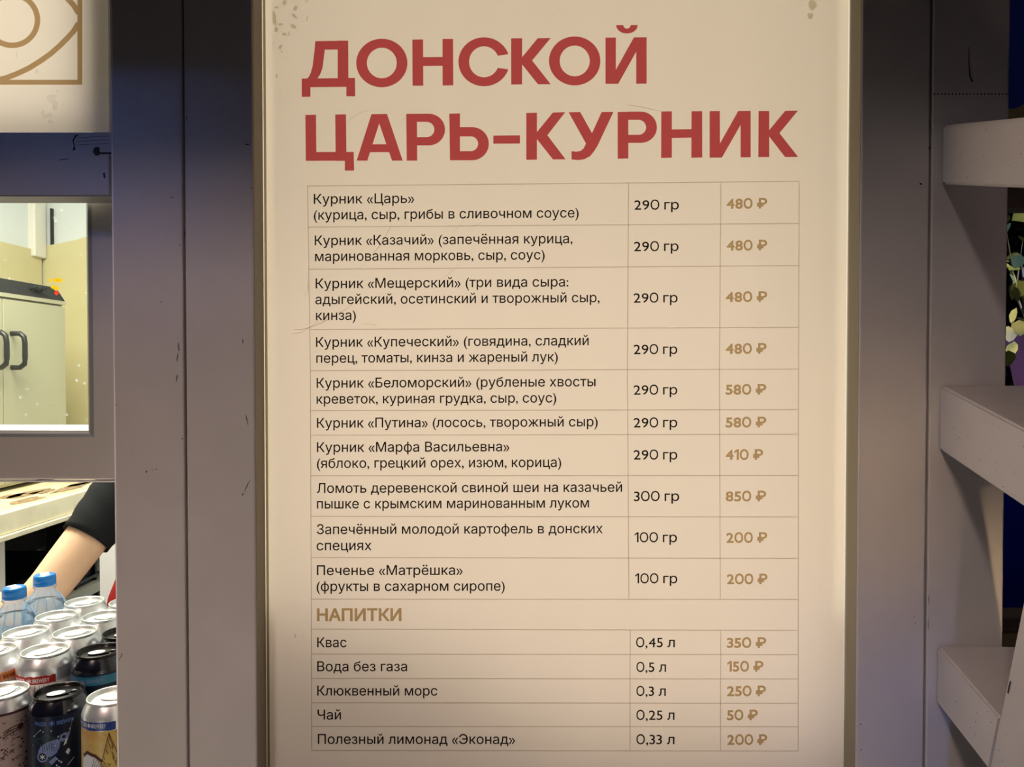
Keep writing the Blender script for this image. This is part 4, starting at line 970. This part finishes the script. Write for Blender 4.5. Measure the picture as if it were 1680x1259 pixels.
# ------------------------------------------------------------------ night garden behind the right column
struct(box('wall_garden', 2.2, 6.5, 4.6, 4.65, 0, 1.15, M['bluewall']), 'dark blue boards of the next stall')
ZP = PZ(660, 1.70, 1670)
pl = thing('shelf_table', 'olive painted plant shelf behind the right column', 'shelf', (1.25, 1.72, 0))
box('shelf_board', PX(1600, 1.70), PX(1600, 1.70) + .62, 1.58, 1.86, ZP - .03, ZP, M['olive'], pl)
for dx in (.40, .58): box('leg', PX(1600, 1.70) + dx - .02, PX(1600, 1.70) + dx + .02, 1.70, 1.74, 0, ZP - .03, M['brown'], pl)
xb0 = PX(1560, 1.5)
bm = bmesh.new(); add_prism(bm, [(xb0, 1.48, PZ(262, 1.5, 1665)), (xb0 + .75, 1.48, PZ(262, 1.5, 1665)), (xb0 + .75, 1.48, PZ(60, 1.5, 1665)), (PX(1680, 1.5), 1.48, PZ(168, 1.5, 1680)), (PX(1655, 1.5), 1.48, PZ(182, 1.5, 1655)), (xb0, 1.48, PZ(200, 1.5, 1600))], (0, .05, 0))
struct(link('trim_18', bm, M['olive']), 'olive cross board behind the right column')
struct(box('trim_24', xb0, xb0 + .75, 1.48, 1.53, PZ(345, 1.5, 1665), PZ(262, 1.5, 1665), M['brown']), 'brown cross board under the olive board')
struct(box('trim_19', PX(1560, 1.5) + .70, PX(1560, 1.5) + .75, 1.531, 1.58, 0, ZT, M['olive']), 'post of the olive cross board')
pot = thing('potted_plant', 'leafy vine in a lilac lit pot behind the right column', 'plant', (PX(1700, 1.70), 1.70, ZP))
cx = PX(1700, 1.70)
bm = bmesh.new(); rt = cx - PX(1653, 1.70); rbm = cx - PX(1674, 1.70)
add_lathe(bm, [(0, 0), (rbm, 0), (rt, PZ(545, 1.7, 1660) - ZP), (rt + .004, PZ(543, 1.7, 1660) - ZP), (rt - .006, PZ(543, 1.7, 1660) - ZP), (rt - .01, PZ(556, 1.7, 1660) - ZP), (0, PZ(556, 1.7, 1660) - ZP)], 32, cx, 1.70, ZP)
link('pot', bm, M['pot'], pot, True)
def leaf(bm, c, L, W, az, tilt, roll=0):
    R_ = Matrix.Rotation(az, 3, 'Z') @ Matrix.Rotation(tilt, 3, 'Y') @ Matrix.Rotation(roll, 3, 'X')
    outl = [(0, 0), (.25, .42), (.55, .5), (.85, .28), (1, 0)]
    mids = [bm.verts.new(c + R_ @ Vector((u * L, 0, -.12 * L * u * u))) for u, v in outl]
    lft = [bm.verts.new(c + R_ @ Vector((u * L, v * W, .08 * L * v - .12 * L * u * u))) for u, v in outl[1:-1]]
    rgt = [bm.verts.new(c + R_ @ Vector((u * L, -v * W, .08 * L * v - .12 * L * u * u))) for u, v in outl[1:-1]]
    for sd in (lft, rgt):
        bm.faces.new([mids[0], sd[0], mids[1]]); bm.faces.new([mids[-1], sd[-1], mids[-2]])
        for i in range(len(sd) - 1): bm.faces.new([mids[i + 1], sd[i], sd[i + 1], mids[i + 2]])
rnd = random.Random(11)
bm = bmesh.new(); bl = bmesh.new(); bd = bmesh.new()
ztop = PZ(548, 1.7, 1660)
for k in range(9):
    a = rnd.uniform(0, 2 * PI); p0 = Vector((cx + .02 * math.cos(a), 1.7 + .02 * math.sin(a), ztop - .01)); p1 = Vector((cx + rnd.uniform(-.075, .05), 1.7 + rnd.uniform(-.06, .06), ztop + rnd.uniform(.10, .27)))
    pm = p0.lerp(p1, .5) + Vector((rnd.uniform(-.03, .03), 0, .02)); add_tube(bm, [p0, pm, p1], [.003, .002, .001], 6)
    for j in range(5):
        c = p0.lerp(pm, j / 4) if j < 2 else pm.lerp(p1, (j - 1) / 3)
        leaf(bl if (j + k) % 3 else bd, c, rnd.uniform(.025, .05), rnd.uniform(.02, .036), rnd.uniform(0, 2 * PI), rnd.uniform(-.6, .9), rnd.uniform(-1, 1))
for px, py in ((1654, 535), (1664, 560), (1672, 525), (1655, 575), (1668, 505), (1662, 470), (1660, 445), (1673, 460)):
    leaf(bl, P(px, py, 1.62), .035, .034, rnd.uniform(0, 2 * PI), 1.2, rnd.uniform(-.5, .5))
link('stems', bm, M['stem'], pot); link('leaves', bl, M['leaf'], pot, True); link('leaves', bd, M['darkleaf'], pot, True)
big = bmesh.new(); leaf(big, P(1660, 362, 1.75), .09, .05, .1, -.5, 1.2); leaf(big, P(1655, 352, 1.75), .06, .03, 1.5, .2, .4); link('leaves', big, M['leaf'], pot, True)
area('fairground_light_plant', (1.75, 1.58, 2.2), (cx, 1.7, 1.6), .2, .9, (1, .9, .6), spread=D2(50))
area('fairground_light_pot', (1.5, 1.1, 1.66), (cx, 1.7, 1.56), .1, 2.2, (.6, .42, 1), spread=D2(50))
area('fairground_light_garden', (3.0, 3.2, 2.4), (3.0, 4.6, .8), .4, 1.3, (.15, .3, 1), spread=D2(90))
hg = thing('hedge', 'dark hedge in the night behind the potted plant', 'hedge', (1.95, 2.75, 0))
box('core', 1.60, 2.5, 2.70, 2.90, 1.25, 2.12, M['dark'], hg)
hb = bmesh.new(); rh = random.Random(21)
for k in range(420): leaf(hb, Vector((rh.uniform(1.58, 2.3), rh.uniform(2.60, 2.69), rh.uniform(1.27, 2.12))), rh.uniform(.03, .06), rh.uniform(.02, .04), rh.uniform(0, 2 * PI), rh.uniform(-.8, .9), rh.uniform(-1, 1))
link('leaves', hb, M['darkleaf'], hg)
for tx in (2.02, 2.3):
    bm = bmesh.new(); add_tube(bm, [(tx, 2.8, 0), (tx + .02, 2.8, .5), (tx, 2.8, 1.3)], [.03, .025, .02], 8); link('trunk', bm, M['stem'], hg)
bn = thing('low_bench', 'low brown wooden bench behind the bottom of the right column', 'bench', (1.05, 1.62, 0))
zb_ = PZ(1036, 1.5, 1655); zt_ = PZ(1012, 1.5, 1655)
box('seat_board', PX(1600, 1.5), PX(1600, 1.5) + .7, 1.49, 1.56, zb_, zt_, M['brown'], bn, .003); box('apron_board', PX(1600, 1.5), PX(1600, 1.5) + .7, 1.485, 1.52, zb_ - .05, zb_, M['olive'], bn)
for dx in (.12, .6): box('leg', PX(1600, 1.5) + dx, PX(1600, 1.5) + dx + .04, 1.522, 1.555, 0, zb_, M['brown'], bn)
